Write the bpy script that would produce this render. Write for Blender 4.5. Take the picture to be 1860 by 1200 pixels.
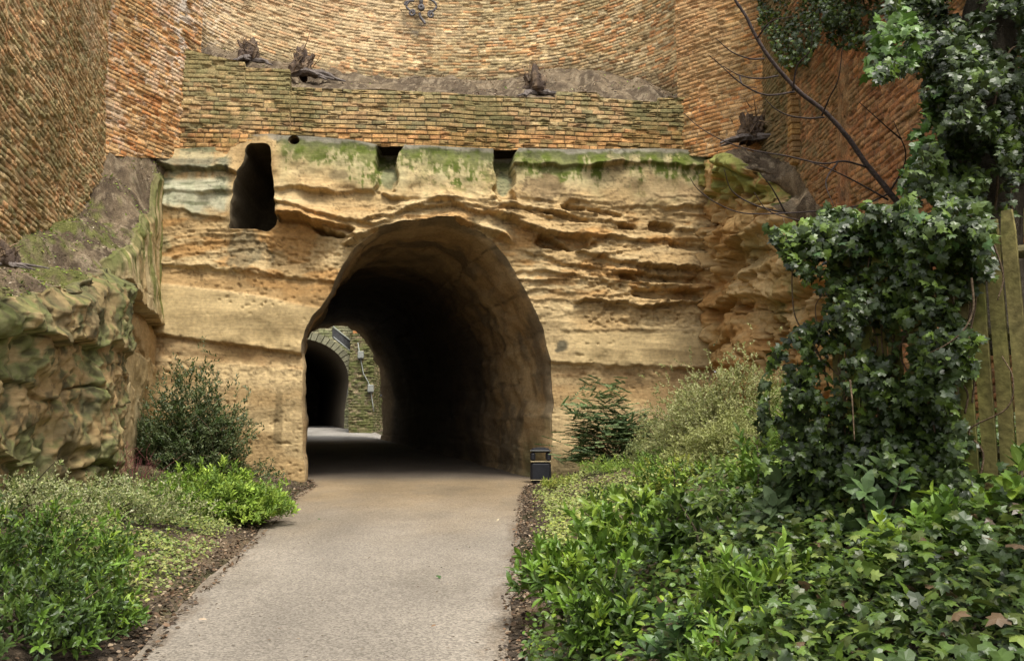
import bpy, math, random
import numpy as np
from mathutils import Vector
S = bpy.context.scene
for o in list(bpy.data.objects): bpy.data.objects.remove(o)
COL = S.collection
rng = np.random.default_rng(7)
random.seed(7)

# ------------------------------------------------------------------ camera, sky, sun, exposure
F = 1550.0; PITCH = math.atan(162/F); CAMZ = 2.2
cam_d = bpy.data.cameras.new("camera"); cam = bpy.data.objects.new("camera", cam_d); COL.objects.link(cam)
cam.location = (0, 0, CAMZ); cam.rotation_euler = (math.pi/2+PITCH, 0, 0)
cam_d.lens = 30; cam_d.sensor_width = 36; cam_d.sensor_fit = 'HORIZONTAL'; cam_d.clip_end = 500; cam_d.clip_start = .05
S.camera = cam
SUN_EL, SUN_AZ = math.radians(63), math.radians(155)       # azimuth clockwise from +Y: behind the camera, to the right
W = bpy.data.worlds.new("World"); S.world = W; W.use_nodes = True
wn = W.node_tree.nodes; wl = W.node_tree.links
sky = wn.new('ShaderNodeTexSky'); sky.sky_type = 'NISHITA'; sky.sun_disc = False
sky.sun_elevation = SUN_EL; sky.sun_rotation = SUN_AZ; sky.air_density = 1.0; sky.dust_density = 4.0; sky.ozone_density = .6
hs = wn.new('ShaderNodeHueSaturation'); hs.inputs['Saturation'].default_value = .08
wl.new(sky.outputs[0], hs.inputs['Color']); wl.new(hs.outputs[0], wn['Background'].inputs['Color'])
wn['Background'].inputs['Strength'].default_value = .115
sd = bpy.data.lights.new("sun", 'SUN'); sd.energy = 1.5; sd.angle = math.radians(13); sd.color = (1, .93, .82)
so = bpy.data.objects.new("sun", sd); COL.objects.link(so)
sdir = Vector((math.sin(SUN_AZ)*math.cos(SUN_EL), math.cos(SUN_AZ)*math.cos(SUN_EL), math.sin(SUN_EL)))
so.rotation_euler = sdir.to_track_quat('Z', 'Y').to_euler()
S.view_settings.view_transform = 'Standard'; S.view_settings.look = 'None'
S.view_settings.gamma = 1; S.view_settings.exposure = 1.20
S.cycles.max_bounces = 8; S.cycles.diffuse_bounces = 4; S.cycles.transparent_max_bounces = 4

# ------------------------------------------------------------------ helpers: projection
CP, SP = math.cos(PITCH), math.sin(PITCH)
def ray(px, py):
    x = (np.asarray(px, float)-930)/F; y = (600-np.asarray(py, float))/F
    return x, CP-SP*y, SP+CP*y
def at(px, py, Y):
    x, a, b = ray(px, py); k = Y/a
    return np.stack(np.broadcast_arrays(x*k, np.asarray(Y, float)+0*k, CAMZ+b*k), -1)
def gpt(px, py, z=0.0):
    x, a, b = ray(px, py); k = (z-CAMZ)/b
    return np.stack([x*k, a*k, z+0*k], -1)
def xat(px, Y): return (px-930)/F*Y*1.0055
def proj(P):
    X, Y, Z = P[..., 0], P[..., 1], P[..., 2]-CAMZ
    dep = Y*CP+Z*SP; up = -Y*SP+Z*CP
    return 930+F*X/dep, 600-F*up/dep
def interp(x, pts):
    p = np.asarray(pts, float); return np.interp(x, p[:, 0], p[:, 1])
def sm(a, b, x):
    t = np.clip((x-a)/(b-a), 0, 1); return t*t*(3-2*t)

# ------------------------------------------------------------------ helpers: noise
def hsh(i, j, k, seed=0):
    h = (i.astype(np.int64)*374761393 + j.astype(np.int64)*668265263 + k.astype(np.int64)*2147483647 + seed*974711) & 0x7fffffff
    h = ((h ^ (h >> 13))*1274126177) & 0x7fffffff
    h = ((h ^ (h >> 15))*2246822519) & 0x7fffffff
    return ((h ^ (h >> 16)) & 0xffffff)/float(0xffffff)
def vnoise(x, y, z=0.0, seed=0):
    x, y, z = np.broadcast_arrays(np.asarray(x, float), np.asarray(y, float), np.asarray(z, float))
    i, j, k = np.floor(x), np.floor(y), np.floor(z)
    fx, fy, fz = x-i, y-j, z-k
    fx = fx*fx*fx*(fx*(fx*6-15)+10); fy = fy*fy*fy*(fy*(fy*6-15)+10); fz = fz*fz*(3-2*fz)
    r = 0
    flat = not np.any(z)
    for c in ((0,) if flat else (0, 1)):
        wz = 1 if flat else (fz if c else 1-fz)
        for b in (0, 1):
            wy = fy if b else 1-fy
            for a in (0, 1):
                wx = fx if a else 1-fx
                r = r + hsh(i+a, j+b, k+c, seed)*wx*wy*wz
    return r*2-1
def fbm(x, y, z=0.0, seed=0, oct=4, gain=.5):
    r = 0; a = 1.0; f = 1.0
    for o in range(oct):
        r = r + a*vnoise(np.asarray(x)*f, np.asarray(y)*f, np.asarray(z)*f, seed+o*17); a *= gain; f *= 2.03
    return r
def mixc(a, b, t):
    t = np.asarray(t)[..., None]; return np.asarray(a)*(1-t)+np.asarray(b)*t

# ------------------------------------------------------------------ helpers: materials
def node_mat(name, attr=True, base=(.5, .5, .5), rough=.9, spec=.3, var=.5, scale=6.0, bump=.5, bscale=30.0, bdist=.03, metal=0, trans=0, fine=True, var2=.35):
    m = bpy.data.materials.new(name); m.use_nodes = True
    n = m.node_tree.nodes; l = m.node_tree.links; p = n['Principled BSDF']
    p.inputs['Roughness'].default_value = rough; p.inputs['Specular IOR Level'].default_value = spec; p.inputs['Metallic'].default_value = metal
    if attr:
        a = n.new('ShaderNodeAttribute'); a.attribute_name = 'Col'; src = a.outputs['Color']
    else:
        a = n.new('ShaderNodeRGB'); a.outputs[0].default_value = (*base, 1); src = a.outputs[0]
    tc = n.new('ShaderNodeTexCoord')
    if var:
        nz = n.new('ShaderNodeTexNoise'); nz.inputs['Scale'].default_value = scale; nz.inputs['Detail'].default_value = 8; nz.inputs['Roughness'].default_value = .65
        l.new(tc.outputs['Object'], nz.inputs['Vector'])
        mr = n.new('ShaderNodeMapRange'); mr.inputs['From Min'].default_value = .3; mr.inputs['From Max'].default_value = .7
        mr.inputs['To Min'].default_value = 1-var; mr.inputs['To Max'].default_value = 1+var*.8; l.new(nz.outputs['Fac'], mr.inputs['Value'])
        out = mr.outputs[0]
        if fine:
            n2 = n.new('ShaderNodeTexNoise'); n2.inputs['Scale'].default_value = scale*7; n2.inputs['Detail'].default_value = 4
            l.new(tc.outputs['Object'], n2.inputs['Vector'])
            m2 = n.new('ShaderNodeMapRange'); m2.inputs['From Min'].default_value = .3; m2.inputs['From Max'].default_value = .7
            m2.inputs['To Min'].default_value = 1-var2; m2.inputs['To Max'].default_value = 1+var2; l.new(n2.outputs['Fac'], m2.inputs['Value'])
            mu = n.new('ShaderNodeMath'); mu.operation = 'MULTIPLY'; l.new(out, mu.inputs[0]); l.new(m2.outputs[0], mu.inputs[1]); out = mu.outputs[0]
        vm = n.new('ShaderNodeVectorMath'); vm.operation = 'SCALE'; l.new(src, vm.inputs[0]); l.new(out, vm.inputs['Scale']); src = vm.outputs[0]
    l.new(src, p.inputs['Base Color'])
    if bump:
        nb = n.new('ShaderNodeTexNoise'); nb.inputs['Scale'].default_value = bscale; nb.inputs['Detail'].default_value = 6; nb.inputs['Roughness'].default_value = .6
        l.new(tc.outputs['Object'], nb.inputs['Vector'])
        bp = n.new('ShaderNodeBump'); bp.inputs['Strength'].default_value = bump; bp.inputs['Distance'].default_value = bdist
        l.new(nb.outputs['Fac'], bp.inputs['Height']); l.new(bp.outputs[0], p.inputs['Normal'])
    if trans:
        tr = n.new('ShaderNodeBsdfTranslucent'); l.new(src, tr.inputs['Color'])
        mx = n.new('ShaderNodeMixShader'); mx.inputs[0].default_value = trans
        l.new(p.outputs[0], mx.inputs[1]); l.new(tr.outputs[0], mx.inputs[2]); l.new(mx.outputs[0], n['Material Output'].inputs['Surface'])
    return m
M = dict(
    rock=node_mat('sandstone', rough=.95, spec=.15, var=.15, scale=1.3, bump=.5, bscale=45, bdist=.02, var2=.16),
    brick=node_mat('weathered_masonry', rough=.95, spec=.12, var=.26, scale=3.0, bump=.5, bscale=30, bdist=.03),
    soil=node_mat('soil', rough=1, spec=.1, var=.4, scale=4, bump=.9, bscale=18, bdist=.06),
    path=node_mat('worn_tarmac', rough=.85, spec=.25, var=.10, scale=.9, bump=.5, bscale=70, bdist=.012, var2=.0),
    leaf=node_mat('leaf', rough=.40, spec=.48, var=.22, scale=9, bump=0, trans=.22, fine=False),
    leaf_matt=node_mat('matt_leaf', rough=.55, spec=.35, var=.2, scale=9, bump=0, trans=.25, fine=False),
    litter=node_mat('dead_leaf', rough=.7, spec=.3, var=.3, scale=9, bump=0, fine=False),
    bark=node_mat('bark', rough=.9, spec=.2, var=.45, scale=6, bump=.8, bscale=40, bdist=.02),
    wood=node_mat('fence_wood', rough=.85, spec=.2, var=.35, scale=3, bump=.5, bscale=30, bdist=.01),
    iron=node_mat('iron', attr=False, base=(.10, .09, .09), rough=.6, spec=.4, var=.4, scale=8, bump=.3),
    black=node_mat('black_plastic', attr=False, base=(.012, .013, .017), rough=.6, spec=.35, var=.35, scale=4, bump=.15, bscale=60, bdist=.004),
    gold=node_mat('gold_band', attr=False, base=(.42, .34, .18), rough=.45, spec=.5, var=.2, scale=5, bump=0),
    lampgrey=node_mat('grey_metal', attr=False, base=(.26, .27, .24), rough=.55, spec=.4, var=.25, scale=5, bump=0),
    slat=node_mat('dark_slats', attr=False, base=(.05, .05, .05), rough=.7, spec=.3, var=.4, scale=3, bump=.2),
)
def rock_extra():
    m = M['rock']; n = m.node_tree.nodes; l = m.node_tree.links; p = n['Principled BSDF']
    src = p.inputs['Base Color'].links[0].from_socket; nb = p.inputs['Normal'].links[0].from_socket
    tc = n.new('ShaderNodeTexCoord'); mp = n.new('ShaderNodeMapping'); mp.inputs['Scale'].default_value = (.55, .55, 5.5); mp.inputs['Rotation'].default_value = (0, math.radians(3), 0)
    l.new(tc.outputs['Object'], mp.inputs['Vector']); z = n.new('ShaderNodeTexNoise'); z.inputs['Scale'].default_value = 2.6; z.inputs['Detail'].default_value = 9; z.inputs['Roughness'].default_value = .7; z.inputs['Distortion'].default_value = .4
    l.new(mp.outputs[0], z.inputs['Vector']); mr = n.new('ShaderNodeMapRange'); mr.inputs['From Min'].default_value = .3; mr.inputs['From Max'].default_value = .7; mr.inputs['To Min'].default_value = .82; mr.inputs['To Max'].default_value = 1.14
    l.new(z.outputs['Fac'], mr.inputs['Value']); vm = n.new('ShaderNodeVectorMath'); vm.operation = 'SCALE'; l.new(src, vm.inputs[0]); l.new(mr.outputs[0], vm.inputs['Scale']); l.new(vm.outputs[0], p.inputs['Base Color'])
    b = n.new('ShaderNodeBump'); b.inputs['Strength'].default_value = .32; b.inputs['Distance'].default_value = .05; l.new(z.outputs['Fac'], b.inputs['Height']); l.new(nb, b.inputs['Normal']); l.new(b.outputs[0], p.inputs['Normal'])
rock_extra()
# speckled aggregate on the path
def path_extra():
    m = M['path']; n = m.node_tree.nodes; l = m.node_tree.links; p = n['Principled BSDF']
    src = p.inputs['Base Color'].links[0].from_socket
    tc = n.new('ShaderNodeTexCoord'); v = n.new('ShaderNodeTexVoronoi'); v.inputs['Scale'].default_value = 48
    l.new(tc.outputs['Object'], v.inputs['Vector'])
    sx = n.new('ShaderNodeSeparateColor'); l.new(v.outputs['Color'], sx.inputs[0])
    mr = n.new('ShaderNodeMapRange'); mr.inputs['To Min'].default_value = .60; mr.inputs['To Max'].default_value = 1.40; l.new(sx.outputs[0], mr.inputs['Value'])
    vm = n.new('ShaderNodeVectorMath'); vm.operation = 'SCALE'; l.new(src, vm.inputs[0]); l.new(mr.outputs[0], vm.inputs['Scale']); l.new(vm.outputs[0], p.inputs['Base Color'])
path_extra()

# ------------------------------------------------------------------ helpers: objects
def tag(o, label=None, cat=None, group=None, kind=None):
    if label: o['label'] = label
    if cat: o['category'] = cat
    if group: o['group'] = group
    if kind: o['kind'] = kind
    return o
def thing(name, loc, label, cat, group=None):
    o = bpy.data.objects.new(name, None); COL.objects.link(o); o.location = tuple(float(v) for v in loc); o.empty_display_size = .2
    return tag(o, label, cat, group)
def build(name, V, Fc, mat, parent=None, col=None, smooth=True):
    """world-space vertices -> one mesh object; Fc: (n,3|4) array or a list of arrays/lists"""
    V = np.asarray(V, np.float64).reshape(-1, 3)
    if parent is None:
        loc = np.array([V[:, 0].mean(), V[:, 1].mean(), V[:, 2].min()])
    else:
        loc = np.zeros(3); q = parent
        while q is not None: loc = loc+np.array(q.location); q = q.parent
    me = bpy.data.meshes.new(name)
    groups = Fc if isinstance(Fc, list) else [Fc]
    groups = [np.asarray(g, np.int32) for g in groups if len(g)]
    nl = sum(g.size for g in groups); nf = sum(len(g) for g in groups)
    me.vertices.add(len(V)); me.vertices.foreach_set('co', (V-loc).astype(np.float32).ravel())
    me.loops.add(nl); me.loops.foreach_set('vertex_index', np.concatenate([g.ravel() for g in groups]))
    tot = np.concatenate([np.full(len(g), g.shape[1], np.int32) for g in groups])
    me.polygons.add(nf); me.polygons.foreach_set('loop_start', np.concatenate([[0], np.cumsum(tot)[:-1]]).astype(np.int32))
    me.polygons.foreach_set('use_smooth', np.full(nf, smooth))
    me.update(calc_edges=True)
    if col is not None:
        a = me.color_attributes.new('Col', 'FLOAT_COLOR', 'POINT'); c = np.ones((len(V), 4), np.float32)
        c[:, :3] = np.clip(np.broadcast_to(np.asarray(col, np.float32), (len(V), 3)), 0.004, 1); a.data.foreach_set('color', c.ravel())
    me.materials.append(mat)
    o = bpy.data.objects.new(name, me); COL.objects.link(o)
    if parent is None: o.location = loc
    else: o.parent = parent
    return o
def grid_faces(nv, nu, mask=None, flip=False):
    i = np.arange(nv*nu).reshape(nv, nu)
    q = np.stack([i[:-1, :-1], i[:-1, 1:], i[1:, 1:], i[1:, :-1]], -1)
    if flip: q = q[..., ::-1]
    if mask is not None: q = q[mask]
    return q.reshape(-1, 4)
def catmull(pts, n=6):
    P = np.asarray(pts, float)
    if len(P) < 3: 
        t = np.linspace(0, 1, n+1)[:, None]; return P[0]*(1-t)+P[-1]*t
    Q = np.vstack([2*P[0]-P[1], P, 2*P[-1]-P[-2]]); out = []
    for i in range(1, len(Q)-2):
        for t in np.linspace(0, 1, n, endpoint=False):
            a, b, c, d = Q[i-1], Q[i], Q[i+1], Q[i+2]
            out.append(.5*((2*b)+(-a+c)*t+(2*a-5*b+4*c-d)*t*t+(-a+3*b-3*c+d)*t**3))
    out.append(P[-1]); return np.array(out)
class MB:
    """collects tubes and boxes into one mesh"""
    def __init__(s): s.V = []; s.Q = []; s.T = []; s.C = []; s.n = 0
    def add(s, V, Q=None, T=None, c=(.3, .3, .3)):
        V = np.asarray(V, float).reshape(-1, 3); s.V.append(V); s.C.append(np.broadcast_to(np.asarray(c, float), V.shape))
        if Q is not None: s.Q.append(np.asarray(Q, int).reshape(-1, 4)+s.n)
        if T is not None: s.T.append(np.asarray(T, int).reshape(-1, 3)+s.n)
        s.n += len(V)
    def tube(s, pts, r, sides=6, c=(.3, .3, .3), wob=0.0, seed=0):
        P = np.asarray(pts, float); n = len(P); r = np.broadcast_to(np.asarray(r, float), (n,))
        T = np.gradient(P, axis=0); T /= np.linalg.norm(T, axis=1)[:, None]+1e-9
        ref = np.array([0, 0, 1.0]) if abs(T[:, 2].mean()) < .8 else np.array([1.0, 0, 0])
        A = np.cross(T, ref); A /= np.linalg.norm(A, axis=1)[:, None]+1e-9; B = np.cross(T, A)
        th = np.arange(sides)/sides*2*math.pi
        rr = r[:, None]*np.ones(sides)
        if wob: rr = rr*(1+wob*np.random.default_rng(seed).uniform(-1, 1, rr.shape))
        V = P[:, None]+rr[..., None]*(np.cos(th)[None, :, None]*A[:, None]+np.sin(th)[None, :, None]*B[:, None])
        i = np.arange(n*sides).reshape(n, sides); j = np.roll(i, -1, 1)
        Q = np.stack([i[:-1], j[:-1], j[1:], i[1:]], -1)
        ends = [[i[0, 0], i[0, k+1], i[0, k]] for k in range(1, sides-1)]+[[i[-1, 0], i[-1, k], i[-1, k+1]] for k in range(1, sides-1)]
        s.add(V, Q, ends, c)
    def box(s, lo, hi, c=(.3, .3, .3), bev=0.0, rotz=0, org=None):
        lo = np.array(lo, float); hi = np.array(hi, float)
        b = min(bev, .45*min(hi-lo)) if bev else 0
        if not b:
            V = np.array([[x, y, z] for z in (lo[2], hi[2]) for y in (lo[1], hi[1]) for x in (lo[0], hi[0])])
            Q = [[0, 2, 3, 1], [4, 5, 7, 6], [0, 1, 5, 4], [2, 6, 7, 3], [0, 4, 6, 2], [1, 3, 7, 5]]
        else:
            rings = []
            for z, k in ((lo[2], b), (lo[2]+b, 0), (hi[2]-b, 0), (hi[2], b)):
                x0, y0, x1, y1 = lo[0]+k, lo[1]+k, hi[0]-k, hi[1]-k
                rings.append([[x0+b, y0, z], [x1-b, y0, z], [x1, y0+b, z], [x1, y1-b, z], [x1-b, y1, z], [x0+b, y1, z], [x0, y1-b, z], [x0, y0+b, z]])
            V = np.array(rings).reshape(-1, 3); Q = []
            for q in range(3):
                for k in range(8): Q.append([q*8+k, q*8+(k+1) % 8, q*8+8+(k+1) % 8, q*8+8+k])
            Q += [[0, 3, 2, 1], [0, 5, 4, 3], [0, 7, 6, 5], [24, 25, 26, 27], [24, 27, 28, 29], [24, 29, 30, 31]]
        if rotz:
            org = np.array(org if org is not None else (lo+hi)/2); cs, sn = math.cos(rotz), math.sin(rotz); D = V-org
            V = np.stack([D[:, 0]*cs-D[:, 1]*sn, D[:, 0]*sn+D[:, 1]*cs, D[:, 2]], -1)+org
        s.add(V, Q, None, c)
    def build(s, name, mat, parent=None, smooth=False):
        g = []
        if s.Q: g.append(np.concatenate(s.Q))
        if s.T: g.append(np.concatenate(s.T))
        return build(name, np.concatenate(s.V), g, mat, parent, np.concatenate(s.C), smooth)

# ------------------------------------------------------------------ terrain
pl = gpt([262, 345, 430, 500, 540, 572, 570, 553], [1200, 1100, 1020, 950, 905, 886, 876, 868])
pr = gpt([915, 925, 935, 942, 946, 955, 985, 1003], [1200, 1100, 1000, 940, 900, 884, 872, 866])
AX = -.30
def cen(Y): return -3.06+AX*(Y-31)
YL = np.concatenate([[-12, 3], pl[:, 1], [33, 110]]); XL = np.concatenate([[-2.4, -2.9], pl[:, 0], [cen(33)-4.9, cen(110)-4.9]])
YR = np.concatenate([[-12, 3], pr[:, 1], [33, 110]]); XR = np.concatenate([[-.6, -.25], pr[:, 0], [cen(33)+4.9, cen(110)+4.9]])
o_ = np.argsort(YL); YL, XL = YL[o_], XL[o_]; o_ = np.argsort(YR); YR, XR = YR[o_], XR[o_]
def xl(Y): return np.interp(Y, YL, XL)
def xr(Y): return np.interp(Y, YR, XR)
def rise(Y): return interp(Y, [(-20, 0), (33, 0), (70, .55), (86, 1.3), (140, 1.9)])
def gz(X, Y):
    X = np.asarray(X, float); Y = np.asarray(Y, float)
    dR = np.maximum(0, X-xr(Y)-.12); dL = np.maximum(0, xl(Y)-X-.2)
    sl = interp(Y, [(0, .66), (5, .78), (7, .78), (11, .55), (20, .38), (31, .28)]); cap = interp(Y, [(0, 2.1), (7, 2.6), (31, 3.0)])
    b = cap*(1-np.exp(-sl*dR/cap*(1-np.exp(-dR/.5)))); a = 1.7*(1-np.exp(-.24*dL/1.7*(1-np.exp(-dL/.6))))
    d = dR+dL
    return rise(Y)+np.where(Y < 32, a+b, 0)+.07*sm(0, .6, d)*fbm(X*1.3, Y*1.3, seed=5)-.03*(d <= 0)+.015*sm(0, .12, d)
gx = np.unique(np.concatenate([np.linspace(-60, -14, 14), np.arange(-14, 12, .16), np.linspace(12, 60, 14)]))
gy = np.unique(np.concatenate([np.linspace(-40, -3, 10), np.arange(-3, 33, .16), np.linspace(33, 140, 40)]))
GX, GY = np.meshgrid(gx, gy); GZ = gz(GX, GY)
gc = mixc((.075, .058, .042), (.15, .11, .07), sm(-.3, .6, fbm(GX*.8, GY*.8, seed=11)))
gc = mixc(gc, (.05, .065, .02), .5*sm(.1, .6, fbm(GX*.5, GY*.5, seed=12)))
tag(build('ground', np.stack([GX, GY, GZ], -1), grid_faces(*GX.shape), M['soil'], col=gc.reshape(-1, 3)), kind='structure')
# path
py_ = np.unique(np.concatenate([np.arange(-8, 32, .18), np.arange(32, 100, .6)])); k_ = np.linspace(0, 1, 90)
PY = np.repeat(py_[:, None], 90, 1)
wob = lambda s: (.05*fbm(py_*.5, 0*py_, seed=s)+.02*fbm(py_*2.5, 0*py_, seed=s+3))*(py_ < 31)
PX = (xl(py_)-.14*(py_ < 28)+wob(1))[:, None]*(1-k_)+(xr(py_)+.05*(py_ < 28)+wob(2))[:, None]*k_
PZ = rise(PY)+.012+.03*np.sin(k_*math.pi)[None]
pc = mixc((.240, .210, .170), (.225, .168, .10), sm(12, 28, PY+1.5*fbm(PX*.7, PY*.4, seed=21)))
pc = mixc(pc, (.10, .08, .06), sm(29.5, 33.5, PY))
pc = mixc(pc, (.27, .25, .22), sm(60, 70, PY))
edge = np.minimum(k_, 1-k_)[None]*np.abs(PX[:, -1:]-PX[:, :1])
pc = mixc(pc, (.15, .115, .08), .7*sm(.28, 0, edge+.14*fbm(PX*5, PY*3, seed=23, oct=5)))
pc = mixc(pc, (.14, .12, .09), .22*sm(.35, .7, fbm(PX*1.1, PY*.5, seed=25, oct=5)))
pc = pc*(1+.14*fbm(PX*.5, PY*.22, seed=24, oct=5)-.10*np.exp(-((k_-.32)/.10)**2)[None]-.08*np.exp(-((k_-.70)/.10)**2)[None])[..., None]
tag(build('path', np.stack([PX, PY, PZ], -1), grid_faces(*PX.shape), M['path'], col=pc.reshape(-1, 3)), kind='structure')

# ------------------------------------------------------------------ rock face with the tunnel
FN = np.array([.0995, -.995, 0.0])
def facept(px, py):
    x, a, b = ray(px, py); k = 31/(a-.1*x); return np.stack([x*k, a*k, CAMZ+b*k], -1)
ARCH = catmull([(551, 900), (551, 862), (549, 800), (549, 720), (548, 640), (553, 610), (570, 575), (598, 532), (622, 483), (648, 446), (680, 422), (722, 409), (780, 403), (838, 409), (880, 424), (906, 450), (932, 487), (960, 540), (984, 592), (997, 642), (1003, 700), (1003, 760), (1000, 820), (997, 862), (996, 900)], 5)
DOOR = catmull([(417, 415), (419, 380), (424, 335), (432, 310), (443, 283), (447, 262), (470, 257), (488, 262), (494, 290), (497, 330), (501, 365), (500, 415), (460, 416)], 3)
def jit(poly, a, sc, seed):
    q = poly.copy(); q[:, 0] += a*fbm(poly[:, 1]/sc, poly[:, 0]/sc, seed=seed, oct=3); q[:, 1] += a*fbm(poly[:, 0]/sc, poly[:, 1]/sc, seed=seed+1, oct=3); return q
_a = catmull(ARCH[::5], 11); ARCH = jit(_a, 2.6, 45, 5); DOOR = jit(catmull(DOOR[::2], 5), 1.5, 16, 8)
HOLE = np.array([(533+11*math.cos(t), 253+9*math.sin(t)) for t in np.linspace(0, 2*math.pi, 13)[:-1]])
TOP = [(270, 285), (300, 268), (330, 268), (410, 262), (418, 243), (490, 240), (510, 244), (560, 246), (640, 252), (690, 262), (760, 262), (900, 270), (1000, 268), (1100, 270), (1240, 270), (1300, 278)]
def overh(px, py, pts, amp, w, x0, x1, fade=25, wav=4, seed=0):
    yl = interp(px, pts)+wav*fbm(px/45, 0*px, seed=seed, oct=3)
    u = yl-py; m = sm(x0-fade, x0+fade*.2, px)*sm(x1+fade, x1-fade*.2, px)*(.50+1.0*np.clip(.5+.8*fbm(px/48, py/60, seed=seed+700, oct=3), 0, 1))
    k = sm(-4.5, 1.5, u+1.5*fbm(px/9, py/9, seed=seed+720, oct=2))
    return amp*m*(np.exp(-np.maximum(u, 0)/w)*k-.25*np.exp(np.minimum(u, 0)/7)*(1-k))
def pocket(px, py, cx, cy, rx, ry, dep, ang=0, seed=0):
    c, s = math.cos(ang), math.sin(ang); X = (px-cx)*c+(py-cy)*s; Y = -(px-cx)*s+(py-cy)*c
    r = (np.abs(X/rx)**2.6+np.abs(Y/ry)**2.6)**(1/2.6)+.12*fbm(px/12, py/12, seed=seed, oct=3)
    return -dep*sm(1.08, .78, r)
def slot(px, py, x0, x1, y0, y1, dep):
    wv = 5*fbm(py/22, 0*py, seed=4, oct=3)+5*sm(285, 262, py)*np.sign(px-(x0+x1)/2)*-1
    return -dep*sm(x0-3, x0+2, px+wv)*sm(x1+3, x1-2, px+wv)*sm(y1+5, y1-1, py)*(1-.68*sm(y0+12, y1-20, py))
def facedisp(px, py):
    pan = np.maximum(sm(0, 8, py-interp(px, [(287, 515), (440, 533), (580, 560)]))*sm(0, 6, interp(px, [(287, 606), (560, 642)])-py)*(px < 600), sm(1010, 1060, px)*sm(600, 608, py)*sm(664, 656, py))
    pan = np.maximum(pan, sm(300, 312, py)*sm(350, 335, py)*(px > 500))
    d = .12*fbm(px/170, py/90, seed=31, oct=3)
    rough = sm(340, 380, py)*sm(680, 470, py)*sm(560, 700, px)
    rough = np.maximum(rough, sm(395, 420, py)*sm(520, 480, py)*sm(620, 480, px)*.6)
    rough = np.maximum(rough, .05*sm(240, 300, py)*sm(700, 600, py))
    yw = py-.03*(px-800)+14*fbm(px/130, py/55, seed=41, oct=3)
    per = 15.0; k = np.floor(yw/per); ph = yw/per-k; amp = hsh(k, k*0+np.floor(px/900), k*0, 3)
    d = d+rough*(.03+.19*amp)*(ph**3.5)*(.35+.65*sm(-.3, .4, vnoise(px/70, py/30, seed=6)))
    yw2 = py+.10*(px-700)+8*fbm(px/60, py/30, seed=43, oct=3); ph2 = (yw2/6.5) % 1
    d = d+.04*rough*ph2**2
    rough = .72*rough*(1-.85*pan)
    d = d+.05*(.10*(1-.6*pan)+rough)*fbm(px/22, py/12, seed=45, oct=4)+(.0015+.026*rough)*fbm(px/6, py/4, seed=46, oct=3)
    ov = lambda *a, **k: overh(px, py, *a, **k)
    d = d+ov([(285, 302), (340, 298), (420, 312)], .5, 14, 290, 418, seed=1)
    d = d+ov([(285, 345), (420, 350)], .12, 25, 288, 416, seed=2)
    d = d+ov([(285, 372), (420, 395)], .10, 12, 288, 416, seed=3)
    d = d+ov([(490, 345), (690, 352), (720, 362), (900, 380), (950, 378)], .30, 60, 500, 930, seed=4)
    d = d+ov([(930, 300), (1060, 302), (1130, 296), (1290, 302)], .28, 16, 935, 1285, seed=5)
    d = d+ov([(940, 362), (1100, 372), (1290, 377)], .16, 60, 945, 1285, seed=6)
    d = d+ov([(490, 392), (560, 402), (650, 430), (700, 420)], .75, 26, 505, 650, seed=7)
    d = d+ov([(630, 446), (668, 428), (700, 415), (760, 405), (820, 404), (865, 411), (892, 426), (930, 440)], .60, 17, 640, 915, seed=8, wav=2)
    d = d+ov([(500, 366), (580, 393), (680, 413), (720, 400)], .22, 10, 500, 700, seed=21)+ov([(660, 405), (740, 382), (830, 376), (940, 396)], .26, 10, 670, 940, seed=22)
    d = d+ov([(690, 388), (800, 364), (900, 368), (1010, 396)], .20, 8, 700, 1010, seed=23)+ov([(880, 372), (1000, 385), (1120, 408), (1290, 418)], .18, 10, 900, 1285, seed=24)
    d = d+ov([(940, 452), (1020, 478), (1130, 492), (1290, 512)], .16, 12, 960, 1285, seed=25)+ov([(940, 488), (1060, 505), (1290, 530)], .16, 10, 950, 1285, seed=26)
    d = d+ov([(287, 480), (450, 492), (610, 512)], .16, 26, 280, 610, seed=9, wav=2)
    d = d-.08*sm(0, 4, py-interp(px, [(287, 480), (610, 512)]))*sm(0, 6, interp(px, [(287, 517), (440, 535), (580, 562)])-py)*(px < 615)
    d = d+ov([(287, 606), (400, 622), (560, 642)], .13, 40, 280, 560, seed=10, wav=1)
    d = d-.07*sm(0, 4, py-interp(px, [(287, 606), (560, 642)]))*sm(0, 10, interp(px, [(287, 652), (560, 674)])-py)*(px < 570)
    d = d+ov([(900, 392), (960, 412), (1080, 468), (1180, 482), (1290, 494)], .46, 24, 910, 1285, seed=11)
    d = d+ov([(1000, 425), (1100, 430), (1290, 440)], .20, 16, 1060, 1285, seed=12)
    d = d+ov([(1090, 497), (1150, 502), (1200, 528), (1290, 528)], .30, 14, 1100, 1280, seed=13)
    d = d+ov([(1000, 545), (1130, 552), (1200, 556), (1290, 545)], .30, 22, 1060, 1288, seed=14)
    d = d+ov([(1000, 600), (1290, 598)], .05, 8, 1030, 1285, seed=15, wav=1)
    d = d+ov([(1003, 657), (1100, 662), (1290, 668)], .13, 35, 1000, 1288, seed=16, wav=1.5)
    d = d-.06*sm(665, 672, py)*sm(720, 700, py)*(px > 1000)
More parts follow.
